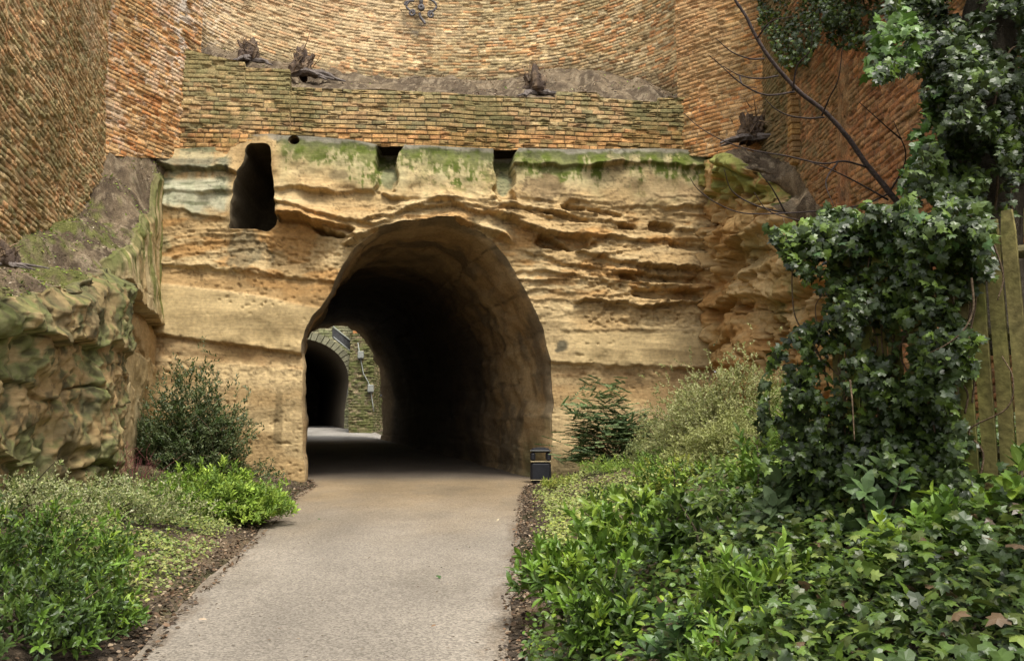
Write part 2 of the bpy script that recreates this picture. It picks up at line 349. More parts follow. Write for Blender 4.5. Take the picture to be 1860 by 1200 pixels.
    for i, p in enumerate([(1025, 440, 52, 15, .75, .08), (1040, 379, 24, 6, .4, .1), (1200, 412, 24, 9, .6, .1), (1138, 413, 16, 6, .4, .1), (1100, 388, 34, 5, .3, .2), (608, 420, 40, 10, .6, .12),
                           (1215, 536, 64, 10, .5, .05), (1170, 505, 46, 8, .4, .1), (975, 385, 26, 5, .3, .15), (1250, 448, 40, 6, .3, .1), (1240, 510, 30, 7, .4, 0), (1120, 560, 24, 5, .2, 0), (1030, 395, 40, 5, .3, .25)]):
        d = d+pocket(px, py, *p, seed=60+i)
    hc = np.maximum(sm(1050, 1080, px)*sm(460, 480, py)*sm(602, 585, py), sm(470, 500, px)*sm(640, 600, px)*sm(425, 440, py)*sm(520, 500, py))
    hc = np.maximum(hc, .45*sm(655, 662, py)*sm(695, 675, py)*((px > 1010) | (px < 545)))
    d = d-.07*hc*sm(.0, .5, vnoise(px/8, py/4.5, seed=71))-.03*hc*sm(0, .5, vnoise(px/4, py/3, seed=72))
    pits = sm(.55, .8, vnoise(px/7, py/5, seed=73))*sm(-.2, .5, fbm(px/60, py/60, seed=74))
    d = d-.05*pits*(py > 390)
    # tool marks / cross bedding low down
    dg = ((py+.28*px)/7.0+.5*fbm(px/40, py/40, seed=75)) % 1
    d = d-.018*sm(.8, 1, dg)*sm(672, 690, py)*(px < 1290)
    d = d+slot(px, py, 685, 719, 262, 350, 1.3)+slot(px, py, 899, 931, 268, 370, 1.3)
    d = d+.10*sm(3, 30, py-interp(px, TOP))-.10
    return d
def poly_in(px, py, poly):
    ins = np.zeros(px.shape, bool); n = len(poly)
    for i in range(n):
        x0, y0 = poly[i]; x1, y1 = poly[(i+1) % n]
        c = ((y0 > py) != (y1 > py)) & (px < (x1-x0)*(py-y0)/((y1-y0) if y1 != y0 else 1e-9)+x0); ins ^= c
    return ins
def snap(px, py, poly):
    best = np.full(px.shape, 1e9); bx = px.copy(); by = py.copy(); n = len(poly)
    for i in range(n):
        a = poly[i]; e = poly[(i+1) % n]-a; t = np.clip(((px-a[0])*e[0]+(py-a[1])*e[1])/(e@e+1e-9), 0, 1)
        qx, qy = a[0]+t*e[0], a[1]+t*e[1]; D = (qx-px)**2+(qy-py)**2; m = D < best; best[m] = D[m]; bx[m] = qx[m]; by[m] = qy[m]
    return bx, by
fu = np.arange(272, 1302, 2.0); nfv = 300
PXg = np.repeat(fu[None], nfv, 0); tv = np.linspace(0, 1, nfv)[:, None]
PYg = interp(fu, TOP)[None]*(1-tv)+900*tv
mask = np.ones((nfv-1, len(fu)-1), bool)
for poly in (ARCH, DOOR, HOLE):
    ins = poly_in(PXg, PYg, poly)
    c4 = ins[:-1, :-1] & ins[1:, :-1] & ins[:-1, 1:] & ins[1:, 1:]; mask &= ~c4
    PXg[ins], PYg[ins] = snap(PXg[ins], PYg[ins], poly)
D = facedisp(PXg, PYg); P = facept(PXg, PYg)+D[..., None]*FN
def rockcol(px, py, seed=0):
    y = py-.02*(px-700)+8*fbm(px/90, py/60, seed=80+seed)
    c = mixc((.44, .305, .145), (.53, .395, .205), sm(-.5, .5, fbm(px/110, py/40, seed=81+seed)))
    c = mixc(c, (.42, .225, .075), .7*sm(0, .6, fbm(px/60, y/18, seed=82+seed))*sm(370, 400, py)*sm(560, 520, py))
    lam = .5+.5*np.sin(y*.9+3*fbm(px/80, py/20, seed=83)); c = c*(1-.10*lam)[..., None]
    return c
C = rockcol(PXg, PYg)
lmask = PXg < 620
panel = np.where(lmask, sm(0, 6, PYg-interp(PXg, [(287, 515), (440, 533), (580, 560)]))*sm(0, 6, interp(PXg, [(287, 606), (560, 642)])-PYg), sm(1010, 1060, PXg)*sm(598, 606, PYg)*sm(666, 658, PYg))
C = mixc(C, (.51, .385, .195), .8*panel)
band = np.where(lmask, sm(0, 5, PYg-interp(PXg, [(287, 606), (560, 642)]))*sm(0, 8, interp(PXg, [(287, 655), (560, 676)])-PYg), sm(664, 672, PYg)*sm(735, 700, PYg))
C = mixc(C, (.30, .18, .08), .7*band*(.6+.4*fbm(PXg/30, PYg/10, seed=84)))
b2 = sm(0, 5, PYg-interp(PXg, [(287, 482), (610, 514)]))*sm(0, 6, interp(PXg, [(287, 517), (440, 535), (580, 562)])-PYg)*lmask
C = mixc(C, (.36, .215, .085), .6*b2)
n1 = fbm(PXg/45, PYg/45, seed=85); n2 = fbm(PXg/16, PYg/16, seed=86); dtop = PYg-interp(PXg, TOP)
streak = fbm(PXg/9, PYg/90, seed=87)
n3 = fbm(PXg/5, PYg/7, seed=90, oct=4)
ms = sm(46, 24, dtop+26*n1+20*streak+20*n3)*sm(495, 525, PXg)
ms2 = sm(.12, .34, n1+.35*n2+.35*streak+.35*n3)*sm(95, 60, dtop)*(np.exp(-((PXg-835)/55)**2)+.8*np.exp(-((PXg-590)/70)**2)*sm(60, 40, dtop)+.7*np.exp(-((PXg-985)/60)**2)*sm(60, 30, dtop))
C = mixc(C, (.33, .32, .17), np.clip(.7*sm(110, 10, dtop+30*n1)*sm(495, 525, PXg), 0, 1))
C = mixc(C, (.095, .118, .022), np.clip(1.05*np.maximum(ms, ms2*1.35), 0, 1)*(.7+.3*np.clip(n2+.5, 0, 1)))
C = mixc(C, (.085, .09, .04), .8*sm(24, 8, dtop+9*n2)*(PXg > 500)); C = mixc(C, (.27, .245, .19), .8*sm(9, 3, dtop+4*n2)*(PXg > 420))
lt = sm(425, 405, PXg)*sm(395, 365, PYg+18*n1)
C = mixc(C, (.46, .47, .34), .8*lt*sm(318, 330, PYg)); C = mixc(C, (.36, .37, .24), .45*lt*sm(-.5, .3, n1+streak)); C = mixc(C, (.17, .18, .10), .8*lt*sm(.0, .5, fbm(PXg/60, PYg/9, seed=88)))
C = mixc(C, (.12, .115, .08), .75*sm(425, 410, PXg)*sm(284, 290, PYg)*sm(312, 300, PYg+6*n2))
for cx, cy, rx, ry, cc, k in [(992, 345, 44, 26, (.25, .175, .09), .85), (618, 320, 20, 9, (.22, .17, .09), .8), (448, 455, 45, 34, (.20, .17, .10), .75), (1020, 627, 14, 13, (.10, .09, .06), .9), (293, 440, 18, 18, (.2, .19, .1), .6), (1200, 345, 70, 24, (.36, .25, .13), .6), (705, 318, 16, 28, (.16, .17, .09), .8), (915, 330, 15, 30, (.17, .18, .10), .8), (505, 770, 9, 60, (.16, .12, .06), .6), (420, 790, 16, 50, (.22, .15, .07), .5)]:
    r = np.hypot((PXg-cx)/rx, (PYg-cy)/ry)+.3*n2; C = mixc(C, cc, k*sm(1.1, .75, r))
C = mixc(C, (.15, .13, .07), .7*sm(800, 870, PYg+25*n1)*(PXg > 880))
spk = sm(.30, .6, fbm(PXg/6, PYg/4, seed=89))*(.35+.65*sm(-.2, .4, n1)); C = C*(1-.42*np.clip(spk, 0, 1)*(1-.75*panel))[..., None]
cliff = thing('sandstone_cliff', facept(420, 880)*[1, 1, 0], "tall tawny sandstone cliff face pierced by the big dark tunnel arch", "cliff")
build('rock_face', P, grid_faces(nfv, len(fu), mask, flip=False), M['rock'], cliff, C.reshape(-1, 3))
# cap going back from the top edge
cp = np.stack([P[0], P[0]+np.array([0, .25, .06]), P[0]+np.array([0, 1.2, .1])], 0)
build('rock_cap', cp, grid_faces(3, len(fu), flip=True), M['rock'], cliff, np.tile(np.array([.12, .11, .07]), (3*len(fu), 1)))
core = np.array([[facept(p, y)+np.array([0, 1.9, 0]) for p in np.arange(560, 1300, 20)] for y in (215, 330)])
build('rock_core', core, grid_faces(2, core.shape[1], flip=True), M['rock'], cliff, np.tile(np.array([.06, .05, .03]), (core.shape[0]*core.shape[1], 1)))
# tunnel barrel
ap = ARCH; A0 = facept(ap[:, 0], ap[:, 1]); dA = facedisp(ap[:, 0], ap[:, 1])
ts = np.concatenate([[0, .06, .14, .25], np.arange(.4, 9, .16), np.arange(9, 40.5, .5)])
ctr = facept(777, 640)
idx = np.arange(len(ap)); Br = []; sa = np.cumsum(np.r_[0, np.hypot(*np.diff(A0[:, [0, 2]], axis=0).T)])
for t in ts:
    off = np.array([AX*t, t, rise(31+t)*sm(0, 5, t)])
    k = 1-.03*sm(0, .4, t)
    R = ctr+(A0-ctr)*np.array([k, 1, k])+off
    R = R+np.outer(dA, FN)*(1-sm(0, .3, t))
    if t == 0: R = (R-ctr)*np.array([1.02, 1, 1.02])+ctr+np.array([0, .16, 0])
    rad = A0-ctr; rad[:, 1] = 0; rad /= np.linalg.norm(rad, axis=1)[:, None]
    zz = R[:, 2]+.06*t*0
    lay = zz+.25*fbm(zz*0+t*.15, zz*.2, seed=91); ph = (lay/1.25) % 1; kk = np.floor(lay/1.25)
    n = .16*fbm(t*.30+0*zz, sa*.45, seed=92)+.07*fbm(t*.45+0*zz, sa*1.1, seed=98, oct=5)+.04*fbm(t*2.2+0*zz, sa*2.2, seed=100, oct=4)+.17*(ph**3)*hsh(kk, kk*0, kk*0, 9)-.12*sm(.90, 1, ph)+.035*fbm(t*4+0*zz, zz*5, idx*.1, seed=93)
    Br.append(R-rad*((n+.03)*sm(-.05, 2.5, t))[:, None])
Br = np.array(Br)
tt = np.repeat(ts[:, None], len(ap), 1); zz = Br[..., 2]; ss = np.cumsum(np.r_[0, np.hypot(*np.diff(A0[:, [0, 2]], axis=0).T)])[None]+0*tt
bc = mixc((.33, .225, .11), (.38, .275, .145), sm(-.4, .4, fbm(tt*.5, ss*.5, seed=94)))
bc = mixc(bc, (.12, .10, .07), .7*sm(-.1, .6, fbm(tt*.55, ss*.30, seed=95)+.5*fbm(tt*1.6, ss*1.3, seed=99, oct=5)))
bc = mixc(bc, (.10, .075, .045), .75*sm(.035, .0, np.abs(((zz+.05*tt+.15*fbm(tt*.5, zz, seed=102))/1.55) % 1-.5)))
bc = mixc(bc, (.075, .06, .045), (.92*sm(2.5, 13.0, tt+2.5*fbm(tt*.5, ss*.4, seed=96))))         # daylight falloff painted into the lining, darker with depth
bc = mixc(bc, (.10, .11, .05), .7*sm(2.2, .2, zz+.8*fbm(tt, ss, seed=97))*sm(4.5, 2, tt)*(ss > ss.max()*.5))
bc = mixc(bc, (.28, .20, .11), .85*sm(33, 38, tt))  # paler tone paints in the daylight reaching the far end
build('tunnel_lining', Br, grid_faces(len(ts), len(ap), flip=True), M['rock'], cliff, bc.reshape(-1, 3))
def recess(name, poly, depth, col):
    A = facept(poly[:, 0], poly[:, 1])+np.outer(facedisp(poly[:, 0], poly[:, 1]), FN); n = len(poly); c = A.mean(0)
    rings = [(A-c)*1.16+c+np.array([-.03, .12, 0])]
    for t in (.1, .4, .8, 1.6, depth): rings.append((A-c)*(1+.06*min(t, 1))+c+np.array([-.1*t, t, 0])+np.outer(.05*fbm(A[:, 0]*4, A[:, 2]*4, t*3, seed=3), [1, 0, .6]))
    V = np.concatenate(rings+[rings[-1].mean(0)[None]]); i = np.arange(n*6).reshape(6, n); j = np.roll(i, -1, 1)
    build(name, V, [np.stack([i[:-1], j[:-1], j[1:], i[1:]], -1).reshape(-1, 4), np.stack([i[-1], j[-1], np.full(n, 6*n)], -1)], M['rock'], cliff, np.tile(col, (len(V), 1)))
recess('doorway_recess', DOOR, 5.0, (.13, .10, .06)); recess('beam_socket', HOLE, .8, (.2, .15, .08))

# ------------------------------------------------------------------ masonry walls
def resample(pts, ds):
    p = np.asarray(pts, float); L = np.r_[0, np.cumsum(np.linalg.norm(np.diff(p, axis=0), axis=1))]
    s = np.linspace(0, L[-1], max(2, int(L[-1]/ds)+1)); return np.stack([np.interp(s, L, p[:, k]) for k in range(p.shape[1])], -1), s
def plan_normal(q):
    T = np.gradient(q[:, :2], axis=0); T /= np.linalg.norm(T, axis=1)[:, None]; N = np.stack([T[:, 1], -T[:, 0]], -1)
    return N                                                     # right-hand side of travel
def bricks(s, t, h, L, seed, warp=.14):
    tw = t+warp*h*fbm(s*.25, t*.6, seed=seed, oct=3)+.07*h*vnoise(s*1.5, t*2, seed=seed+1)
    r = np.floor(tw/h); ft = tw/h-r
    Lr = L*(.75+.6*hsh(r, r*0, r*0, seed)); u = s/Lr+hsh(r, r*0+1, r*0, seed)*7+.12*vnoise(s*1.1, r*3.7, seed=seed+2)
    b = np.floor(u); fu_ = u-b
    e = np.minimum(np.minimum(fu_, 1-fu_)*Lr, np.minimum(ft, 1-ft)*h)
    return e, ft, fu_, hsh(b, r, r*0, seed+5), hsh(b, r, r*0, seed+6), hsh(b, r, r*0, seed+7), r
def masonry(name, plan, zb, zt, label, cat, h=.19, L=.45, ds=.045, dz=.034, seed=0, pal=None, tint=None, erode=1.0, batter=0.0, parent=None, extra=None, side=1, mort=(.30, .23, .14), mossk=.5, cream=0.0):
    q, s = resample(plan, ds); N = plan_normal(q)*side
    b = zb(s, q) if callable(zb) else np.full(len(s), zb); tp = zt(s, q) if callable(zt) else np.full(len(s), zt)
    nv = max(3, int((tp-b).max()/dz)+1); v = np.linspace(0, 1, nv)[:, None]
    Z = b[None]*(1-v)+tp[None]*v; Sg = np.repeat(s[None], nv, 0)
    e, ft, fu_, r1, r2, r3, row = bricks(Sg, Z, h, L, seed)
    gap = hsh(np.floor(Sg*1.1+row*.37), row, row*0, seed+9)
    g = h/.2
    dd = -.050*erode*sm(.034*g, .008*g, e)*(.35+.65*gap)
    dd = dd+sm(.004*g, .03*g, e)*(.030*erode*(r1-.5)+.014*erode*(1-ft)*gap)-.06*erode*(r3 > .90)*sm(.0, .03*g, e)
    n = fbm(Sg*3.2, Z*5, seed=seed+20, oct=4); dd = dd+.012*erode*n+.10*fbm(Sg*.35, Z*.35, seed=seed+21, oct=2)
    pit = sm(.45, .75, fbm(Sg*2.6, Z*7, seed=seed+22, oct=3))*sm(.8, .4, ft); dd = dd-.06*erode*pit
    if extra is not None: dd = dd+extra(Sg, Z, q)
    P = np.stack([q[:, 0][None]+N[:, 0][None]*dd, q[:, 1][None]+N[:, 1][None]*dd, Z], -1)
    if batter: P[..., :2] -= (N[None]*(batter*(Z-b[None]))[..., None])
    pal = np.asarray(pal, float); ii = np.clip((r2*len(pal)).astype(int), 0, len(pal)-1)
    c = pal[ii]*(.8+.4*r3)[..., None]; big = fbm(Sg*.28, Z*.4, seed=seed+30)
    c = mixc(c, np.asarray(mort), .9*sm(.024*g, .008*g, e)); c = mixc(c, (.05, .04, .03), .6*sm(.22, .06, ft)*sm(.5, .9, gap)); c = c*(1+.22*n)[..., None]
    m = sm(.05, .55, fbm(Sg*.45, Z*.45, seed=seed+31)+.45*fbm(Sg*3, Z*4, seed=seed+32))
    c = mixc(c, (.125, .125, .04), np.clip(m*mossk, 0, 1)); c = mixc(c, (.055, .05, .04), .38*np.clip(pit+sm(.7, 1, m)*.25, 0, 1))
    if cream: c = mixc(c, (.62, .54, .43), np.clip(cream*sm(.15, .6, big+.5*n+.3*(r1-.5)), 0, 1))
    if tint is not None: c = tint(c, Sg, Z, q, P, n)
    o = build(name, P, grid_faces(nv, len(s), flip=(side < 0)), M['brick'], parent, c.reshape(-1, 3))
    if label: tag(o, label, cat)
    return o, q, s, b, tp, N
def pxz(pts):
    """z on a plan from a screen-space guide line (px -> py)"""
    def f(s, q):
        X, Y = q[:, 0], q[:, 1]; px = 930+F*X/(Y*1.0055)
        py = interp(px, pts); return at(px, py, Y)[:, 2]
    return f
def P2(px, Y): return (xat(px, Y), Y)
PAL_OCH = [(.36, .25, .12), (.42, .28, .13), (.30, .22, .10), (.37, .235, .115), (.44, .32, .16), (.24, .20, .10)]
PAL_BUF = [(.58, .40, .20), (.62, .46, .24), (.56, .33, .15), (.58, .30, .13), (.48, .36, .19), (.64, .49, .28)]
PAL_ORA = [(.56, .28, .105), (.60, .31, .12), (.50, .22, .08), (.54, .33, .15), (.62, .39, .18), (.46, .25, .10)]
PAL_RUS = [(.36, .165, .07), (.42, .20, .085), (.30, .135, .06), (.38, .21, .10), (.34, .19, .09)]
PAL_LEF = [(.64, .41, .20), (.58, .34, .16), (.66, .47, .25), (.50, .36, .18), (.62, .34, .16), (.44, .35, .17)]
LOWTOP = [(300, 84), (345, 96), (400, 108), (428, 112), (430, 122), (515, 126), (517, 158), (600, 160), (690, 163), (800, 170), (950, 178), (1010, 178), (1013, 166), (1090, 168), (1095, 176), (1200, 186), (1202, 178), (1240, 178)]
# lower coursed wall on the lip of the cliff
lowplan = [facept(p, 262)[:2]+np.array([0, .22]) for p in range(300, 1340, 50)]
def lowtint(c, s, z, q, P, n):
    px, py = proj(P); k = sm(226, 246, py+8*n)
    c = mixc(c, c*np.array([1.12, .92, .78]), k); c = mixc(c, (.25, .215, .10), .55*sm(185, 130, py+40*n-.01*px)); return c
masonry('coursed_stone_wall', lowplan, pxz([(300, 296), (400, 290), (420, 262), (500, 247), (690, 266), (900, 272), (1300, 276)]), pxz(LOWTOP), "low ochre stone wall in even courses standing on the cliff lip above the tunnel", "wall", h=.172, L=.37, dz=.03, ds=.04, seed=101, pal=PAL_OCH, tint=lowtint, erode=.85, mossk=.42, mort=(.085, .07, .04))
# upper curved wall
ub = [(300, 78), (345, 82), (420, 96), (560, 122), (700, 140), (800, 142), (900, 140), (960, 130), (1010, 118), (1100, 122), (1200, 150), (1260, 178)]
L0 = np.array(P2(326, 33.0)); L1 = np.array(P2(1275, 33.4)); ang = np.linspace(-1, 1, 60)
upplan = [((L0*(1-k)+L1*k)[0], (L0*(1-k)+L1*k)[1]+6.6*(1-(2*k-1)**2)**.62) for k in np.linspace(0, 1, 90)]
archpts = [(670, 122), (720, 108), (800, 106), (830, 118)]
def uptint(c, s, z, q, P, n):
    px, py = proj(P); c = mixc(c, (.50, .37, .22), .55*sm(180, 40, py)*sm(980, 700, px+80*n))
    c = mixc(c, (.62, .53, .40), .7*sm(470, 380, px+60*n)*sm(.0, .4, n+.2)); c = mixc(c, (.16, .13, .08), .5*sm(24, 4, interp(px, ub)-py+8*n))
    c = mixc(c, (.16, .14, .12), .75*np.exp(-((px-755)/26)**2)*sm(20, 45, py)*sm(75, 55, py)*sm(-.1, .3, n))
    return c
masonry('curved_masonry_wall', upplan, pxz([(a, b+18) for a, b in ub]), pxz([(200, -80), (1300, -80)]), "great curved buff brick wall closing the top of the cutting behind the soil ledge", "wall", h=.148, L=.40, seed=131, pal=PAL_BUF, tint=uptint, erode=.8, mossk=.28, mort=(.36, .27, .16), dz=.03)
# left orange wall, then the near left wall
CL = np.array(P2(172, 26.7)); lob = [(150, 262), (172, 266), (230, 270), (300, 272), (360, 272)]
def lotint(c, s, z, q, P, n):
    px, py = proj(P); k = np.maximum(np.exp(-((px-178-.03*py)/14)**2), np.exp(-((px-335+.08*py)/16)**2))*sm(190, 90, py+50*n)
    return mixc(c, (.60, .53, .44), np.clip(.8*k*sm(-.3, .4, n), 0, 1))
masonry('orange_masonry_wall', [CL-np.array([.5, .9]), np.array(P2(345, 30.9))], pxz([(a, b+16) for a, b in lob]), pxz([(100, -80), (400, -80)]), "strip of orange brick wall between the left corner and the curved wall", "wall", h=.142, L=.34, dz=.026, ds=.035, seed=151, pal=PAL_ORA, tint=lotint, erode=.85, mossk=.15, mort=(.36, .26, .16), cream=.35)
lb = [(-400, 560), (-150, 490), (0, 440), (60, 420), (130, 395), (160, 330), (178, 268)]
NL = [CL+np.array([-.12, .45]), CL+np.array([.29, -1])*20.5]
def nltint(c, s, z, q, P, n):
    px, py = proj(P); m = sm(.1, .6, fbm(px/70, py/70, seed=7)+.4*n+.5*sm(100, 330, py)-.1); c = mixc(c, (.17, .16, .06), .32*m)
    return mixc(c, (.52, .42, .28), .4*np.exp(-((px-168)/16)**2)*sm(180, 60, py))
masonry('mossy_masonry_wall', NL[::-1], pxz([(a, b+25) for a, b in lb]), pxz([(-700, -420), (-100, -150), (0, -90), (200, -80)]), "tall pitted mossy brick wall rising on the left of the cutting", "wall", h=.135, L=.31, seed=171, pal=PAL_LEF, tint=nltint, erode=.95, mossk=.2, mort=(.50, .37, .22), ds=.034, dz=.024)
# right wall: return segment then the long rust wall
rb = [(1230, 282), (1300, 284), (1390, 300), (1460, 312), (1500, 372), (1560, 400), (1640, 430), (1800, 480), (2400, 620)]
CR = np.array(P2(1396, 29.7))
def rstint(c, s, z, q, P, n):
    px, py = proj(P); c = mixc(c, (.50, .32, .16), .5*sm(1370, 1300, px+30*n)*sm(230, 120, py)); return c
masonry('ochre_masonry_wall', [np.array(P2(1238, 31.95)), CR+np.array([.35, -.4])], pxz(rb), pxz([(1200, -80), (1500, -80)]), "strip of orange ochre brick wall right of the coursed wall, behind the bare sapling", "wall", h=.148, L=.38, dz=.028, seed=191, pal=PAL_ORA, tint=rstint, erode=.85, mossk=.30, mort=(.34, .25, .15))
def rwtint(c, s, z, q, P, n):
    px, py = proj(P); m = sm(1510, 1420, px+40*n+.05*py)*sm(360, 300, py); return mixc(c, (.15, .145, .07), .65*m)
masonry('rust_masonry_wall', [CR+np.array([0, .5]), np.array((9.0, 17.0)), np.array((8.6, 6.0))], lambda s, q: np.minimum(pxz(rb)(s, q), interp(q[:, 1], [(5, 0), (22, 0), (25, 30)])), pxz([(1300, -80), (1700, -80), (2600, -500)]), "shaded rust red brick wall on the right beneath the hanging ivy", "wall", h=.15, L=.34, dz=.028, ds=.04, seed=211, pal=PAL_RUS, tint=rwtint, erode=.9, mossk=.25, mort=(.20, .13, .08))
# drain pier on the right wall
pp = np.array(P2(1462, 9.08/((1462-930)/F*1.0055))); mb = MB()
z0, z1 = at(1462, 298, pp[1])[2], at(1462, 120, pp[1])[2]; zz = z0
while zz < z1:
    hh = random.uniform(.16, .24); w = random.uniform(.15, .20); k = random.random()
    mb.box((pp[0]-w-.10, pp[1]-w, zz), (pp[0]+.3, pp[1]+w, zz+hh-.015), c=(.30+.1*k, .19+.05*k, .09), bev=.03); zz += hh
mb.build('brick_pier', M['brick']); tag(bpy.data.objects['brick_pier'], "slim upright brick pier against the shaded rust red wall", "pier")

# ------------------------------------------------------------------ side rocks
def rocksheet(name, plan, zb, zt, disp, colf, label, cat, ds=.05, dz=.05, cap=None):
    q, s = resample(plan, ds); N = plan_normal(q)
    # smooth the normals so corners round off
    for _ in range(30): N[1:-1] = (N[:-2]+N[1:-1]*2+N[2:])/4
    N /= np.linalg.norm(N, axis=1)[:, None]
    b = zb(s, q); tp = zt(s, q); nv = int((tp-b).max()/dz)+1; v = np.linspace(0, 1, nv)[:, None]
    Z = b[None]*(1-v)+tp[None]*v; Sg = np.repeat(s[None], nv, 0)
    dd = disp(Sg, Z, q, v, tp[None])
    P = np.stack([q[:, 0][None]+N[:, 0][None]*dd, q[:, 1][None]+N[:, 1][None]*dd, Z+.10*fbm(Sg*.8, Z*.8, seed=4)], -1)
    px, py = proj(P); c = colf(Sg, Z, P, px, py, v, dd)
    I1 = P[-1]+np.column_stack([-N*.10, np.full(len(s), .02)]); I2 = P[-1]+np.column_stack([-N*.6, np.full(len(s), -.30)])
    lc = mixc((.15, .12, .075), (.115, .125, .035), sm(-.2, .4, fbm(s*2, s*0, seed=6)))
    P = np.concatenate([P, I1[None], I2[None]]); c = np.concatenate([c, lc[None], lc[None]])
    o = build(name, P, grid_faces(nv+2, len(s)), M['rock'], None, c.reshape(-1, 3)); tag(o, label, cat)
    return I1, q
def strat(s, z, amps, seed, per=.55, dip=0):
    zw = z+dip*s+.22*fbm(s*.35, z*.5, seed=seed, oct=3); k = np.floor(zw/per); ph = 1-(zw/per-k)   # ph rises downwards
    return amps*(.2+.8*hsh(k, k*0, k*0, seed))*ph**2.2-amps*.5*sm(.06, 0, 1-ph)
# left: smooth cut wall from the corner of the cliff, then a rough nearer block
DLr = np.array([.29, -1.0]); C0 = facept(287, 600)[:2]+np.array([-.05, .3])
cutp = [C0+DLr*k for k in np.linspace(0, 10.6, 9)]
ltop = lambda s, q: interp(q[:, 1], [(8, 2.9), (12, 3.7), (14, 4.2), (14, 3.0), (16, 3.4), (18.8, 5.0), (19.5, 5.55), (20.4, 6.05), (21, 6.3), (22, 6.6), (24, 7.3), (26, 8.6), (27.8, 9.0), (28.8, 10.6), (30.5, 11.4)])
def ldisp(s, z, q, v, tp):
    Y = q[:, 1][None]
    zl = 5.35+.035*(30-Y)+.05*fbm(s*.8, z*0, seed=3)
    d = .10*fbm(s*.4, z*.5, seed=301)+.012*fbm(s*2, z*3, seed=302)
    u = z-zl; d = d-.25*sm(21.2, 20.0, Y)+.26*sm(20.4, 22, Y)*np.where(u > 0, np.exp(-u/1.4), 0)-.24*np.where(u <= 0, np.exp(u/.25), 0)
    u = z-(zl-1.35); d = d-.10*np.where(u > 0, np.exp(-u/.8), 0)
    e, ft, f_, r1, r2, r3, rw = bricks(s, z, 1.5, 2.6, 304, .5); d = d+.07*(r1-.5)-.03*sm(.05, 0, e)
    d = d+.006*fbm(s*8, z*8, seed=303, oct=2)
    return d-.12*sm(.3, 0, tp-z)+.012*fbm(s*3, z*3, seed=308)
def lcol(s, z, P, px, py, v, dd):
    c = mixc((.44, .32, .155), (.50, .39, .21), sm(-.4, .4, fbm(s*.6, z*.6, seed=305)))
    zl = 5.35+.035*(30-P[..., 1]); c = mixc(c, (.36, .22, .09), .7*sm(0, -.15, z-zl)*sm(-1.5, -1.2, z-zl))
    st = fbm(s*2.5, z*.4, seed=306); c = mixc(c, (.14, .17, .035), .8*sm(.1, .5, st+.2)*sm(.0, .6, z-zl)); 
    tpz = P[-1:, :, 2]; c = mixc(c, (.12, .13, .045), .8*sm(.8, .1, tpz-z+.5*fbm(s*2, z*2, seed=307)))
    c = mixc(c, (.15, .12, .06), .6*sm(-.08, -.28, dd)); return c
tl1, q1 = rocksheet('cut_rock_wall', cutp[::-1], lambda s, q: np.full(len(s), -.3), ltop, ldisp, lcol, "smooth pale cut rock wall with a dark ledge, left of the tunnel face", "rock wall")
Bk = [C0+DLr*k+np.array([o, 0]) for k, o in ((7.6, -.55), (8.2, -.22), (8.9, -.02), (9.8, .12), (11, .12), (13, -.15), (15.5, -.45), (18.5, -.7), (22, -.8))]
Bk = [tuple(p) for p in catmull(Bk, 5)]
btop = lambda s, q: interp(q[:, 1], [(7, 2.6), (10, 3.2), (12, 3.7), (14, 4.2), (16, 4.7), (18, 5.15), (19, 5.45), (20, 5.75), (21, 6.0), (22, 6.1), (23, 6.1)])
def bdisp(s, z, q, v, tp):
    w1 = .35*fbm(s*.5, z*.5, seed=317, oct=3)
    e, ft, f_, r1, r2, r3, rw = bricks(s+w1, z+w1*.5-.05*s, 1.15, 3.2, 312, .5); e2, _, _, q1, _, _, _ = bricks(s+w1*.7, z-.08*s, .38, 1.5, 320, .6)
    d = .26*fbm(s*.40, z*.35, seed=311, oct=3)+.34*(r1-.45)*sm(0, .07, e)-.16*sm(.06, 0, e)*sm(-.3, .2, fbm(s*.8, z*.8, seed=326))+.20*(1-ft)*r3+.07*(q1-.5)*sm(0, .03, e2)-.035*sm(.03, 0, e2)*sm(-.1, .3, fbm(s*.7, z*.7, seed=327))
    d = d-.22*sm(.0, .05, .05-np.abs(vnoise(s*.45+.3*z, z*.2, seed=314)))*sm(-.2, .2, vnoise(s*.4, z*.4, seed=330))+.09*fbm(s*2.5, z*2.5, seed=315)+.02*fbm(s*9, z*9, seed=316, oct=3)
    return d-.35*sm(.4, 0, tp-z)+.10-.35*sm(17.5, 21, q[:, 1][None])*0
def bcol(s, z, P, px, py, v, dd):
    c = mixc((.27, .20, .095), (.38, .28, .14), sm(-.4, .4, fbm(s*.8, z*.8, seed=321)))
    c = mixc(c, (.36, .22, .10), .4*sm(.1, .5, fbm(s*.5, z*1.2, seed=322)))
    gz_ = np.gradient(dd, axis=0); up = sm(.0, -.03, gz_)
    n = fbm(s*.9, z*.9, seed=323)+.6*fbm(s*4, z*4, seed=324, oct=5); m = sm(-.15, .5, n+.35*up+.25*(v-.5))
    hf = fbm(s*7, z*5, seed=328, oct=4); vs = fbm(s*3.5, z*.5, seed=329, oct=4)
    c = mixc(c, (.235, .225, .115), .75*sm(-.5, .5, n+.6*vs+.4*hf)); c = mixc(c, (.185, .195, .08), .6*sm(.0, .6, n+.5*hf+.5*vs)); c = mixc(c, (.13, .15, .045), .65*sm(.15, .6, up*.7+.5*hf+.35*n+.15*v-.1)); c = mixc(c, (.075, .06, .035), .7*sm(.15, .5, hf-.15))
    c = mixc(c, (.07, .065, .04), .5*sm(.5, .9, fbm(s*2.5, z*1.2, seed=325)+.2))
    return c
